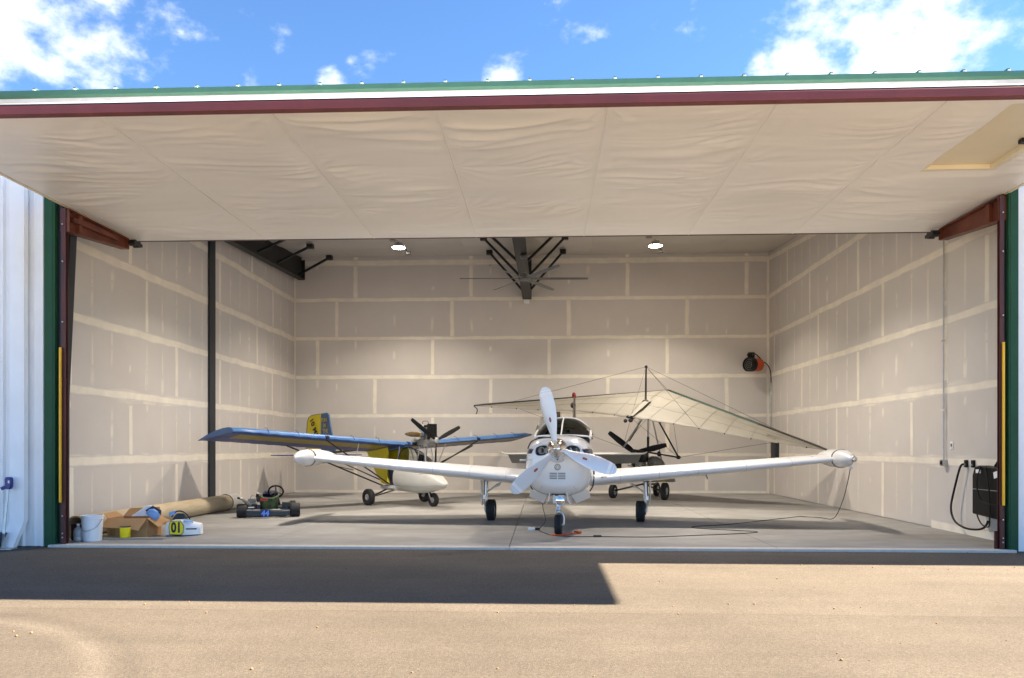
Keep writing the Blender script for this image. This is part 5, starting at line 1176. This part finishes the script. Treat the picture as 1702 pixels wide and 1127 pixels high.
tag(MB().tube(smoothpath([(6.89, 12.74, 1.16), (6.86, 12.80, 1.10), (6.84, 12.95, .70), (6.82, 13.0, .42), (6.80, 12.85, .22), (6.78, 12.5, .14), (6.78, 12.16, .15), (6.84, 12.06, .20), (6.88, 12.04, .30)]), .017, 10).build('power_cable', 'black_plastic'), 'thick black power cable looping from outlet to the black unit', 'cable')
t = thing('wall_fixture', 'small brown fixture with white torn end on the back wall above the ultralight', 'fixture', (1.12-.86, 23.60, 2.43))
MB().box((.12, 0, 0), (.26, .16, .20)).build('body', 'brown_box', t, bevel=.01); MB().prism([(-.01, -.09, -.11), (-.16, -.10, -.13), (-.22, -.10, .11), (-.10, -.09, .08), (-.03, -.09, .12)], (0, .16, 0)).build('torn_paper', 'paper_white', t)

# ------------------------------------------------------------------ cords and bits on the floor
def floor_path(pts, z=.006): return smoothpath([(x, y, z) for x, y in pts], 8)
t = thing('heater_cord', 'dark cord hanging from aeroplane belly to a white plug on the floor', 'cord', (-.12, 13.2, 0))
m = MB(); m.tube(smoothpath([(.0, 13.55, .66), (-.02, 13.55, .40), (.03, 13.5, .14), (-.06, 13.4, .02), (-.10, 13.25, .012), (-.12, 13.18, .02)], 8), .006, 6); m.build('cord', 'black_plastic', t, True)
MB().box((-.21, 13.16, .022), (.12, .06, .04), Matrix.Rotation(R(-8), 3, 'Z')).build('adapter', 'white_plastic', t, True, bevel=.008); MB().box((-.11, 13.15, .022), (.085, .06, .042), Matrix.Rotation(R(-12), 3, 'Z')).build('connector', 'black_plastic', t, True, bevel=.012)
t = thing('extension_cord', 'long dark green extension cord snaking over the floor to right tip tank', 'cord', (2, 13, 0))
fp = floor_path([(-.08, 13.13), (-.06, 12.95), (.15, 12.35), (.5, 12.2), (1.0, 12.2), (1.7, 12.18), (2.5, 12.45), (3.3, 12.75), (3.62, 13.0), (3.3, 13.2), (2.7, 13.55), (2.75, 13.85), (3.4, 14.2), (4.4, 15.1), (5.3, 15.9)])
up_ = smoothpath([(5.3, 15.9, .006), (5.60, 15.6, .008), (5.68, 15.1, .05), (5.50, 14.2, .45), (5.42, 13.75, .85), (5.41, 13.6, 1.12)], 8)
MB().tube(fp+up_[1:], .007, 6).build('cord', 'cord_green', t, True); MB().box((.86, 12.2, .015), (.13, .045, .03)).build('connector', 'cord_green', t, True, bevel=.008); MB().box((5.41, 13.60, 1.12), (.04, .04, .14)).build('plug', 'white_plastic', t, True, bevel=.006)
t = thing('wheel_chock', 'flat orange chock laid by the aeroplane nose wheel', 'chock', (.38, 12.50, 0), R(38))
MB().bx(-.28, .28, -.035, .035, .001, .02).build('bar', 'orange_plastic', t, bevel=.004); MB().bx(.20, .27, -.06, .06, .021, .045).build('lug', 'orange_plastic', t, bevel=.004); MB().bx(-.28, -.10, .035, .10, .001, .018).build('arm', 'orange_plastic', t, bevel=.004)

m = MB()                                                # loose grit and pebbles on the tarmac and along the sill
for k in range(420):
    near = k < 260; x = random.uniform(-7.2, 6.5) if near else random.uniform(-7, 7); y = 10.84-abs(random.gauss(0, .10)) if near else random.uniform(4.2, 10.6); r = random.uniform(.003, .009) if near else random.uniform(.004, .012)
    m.ell((x, y, -.035+r*.5), (r, r*random.uniform(.7, 1.1), r*.7), 6, 4)
g = m.build('grit', 'cardboard_in', smooth=60, kind='stuff'); tag(g, 'loose grit scattered on the tarmac and along the slab edge', 'grit')
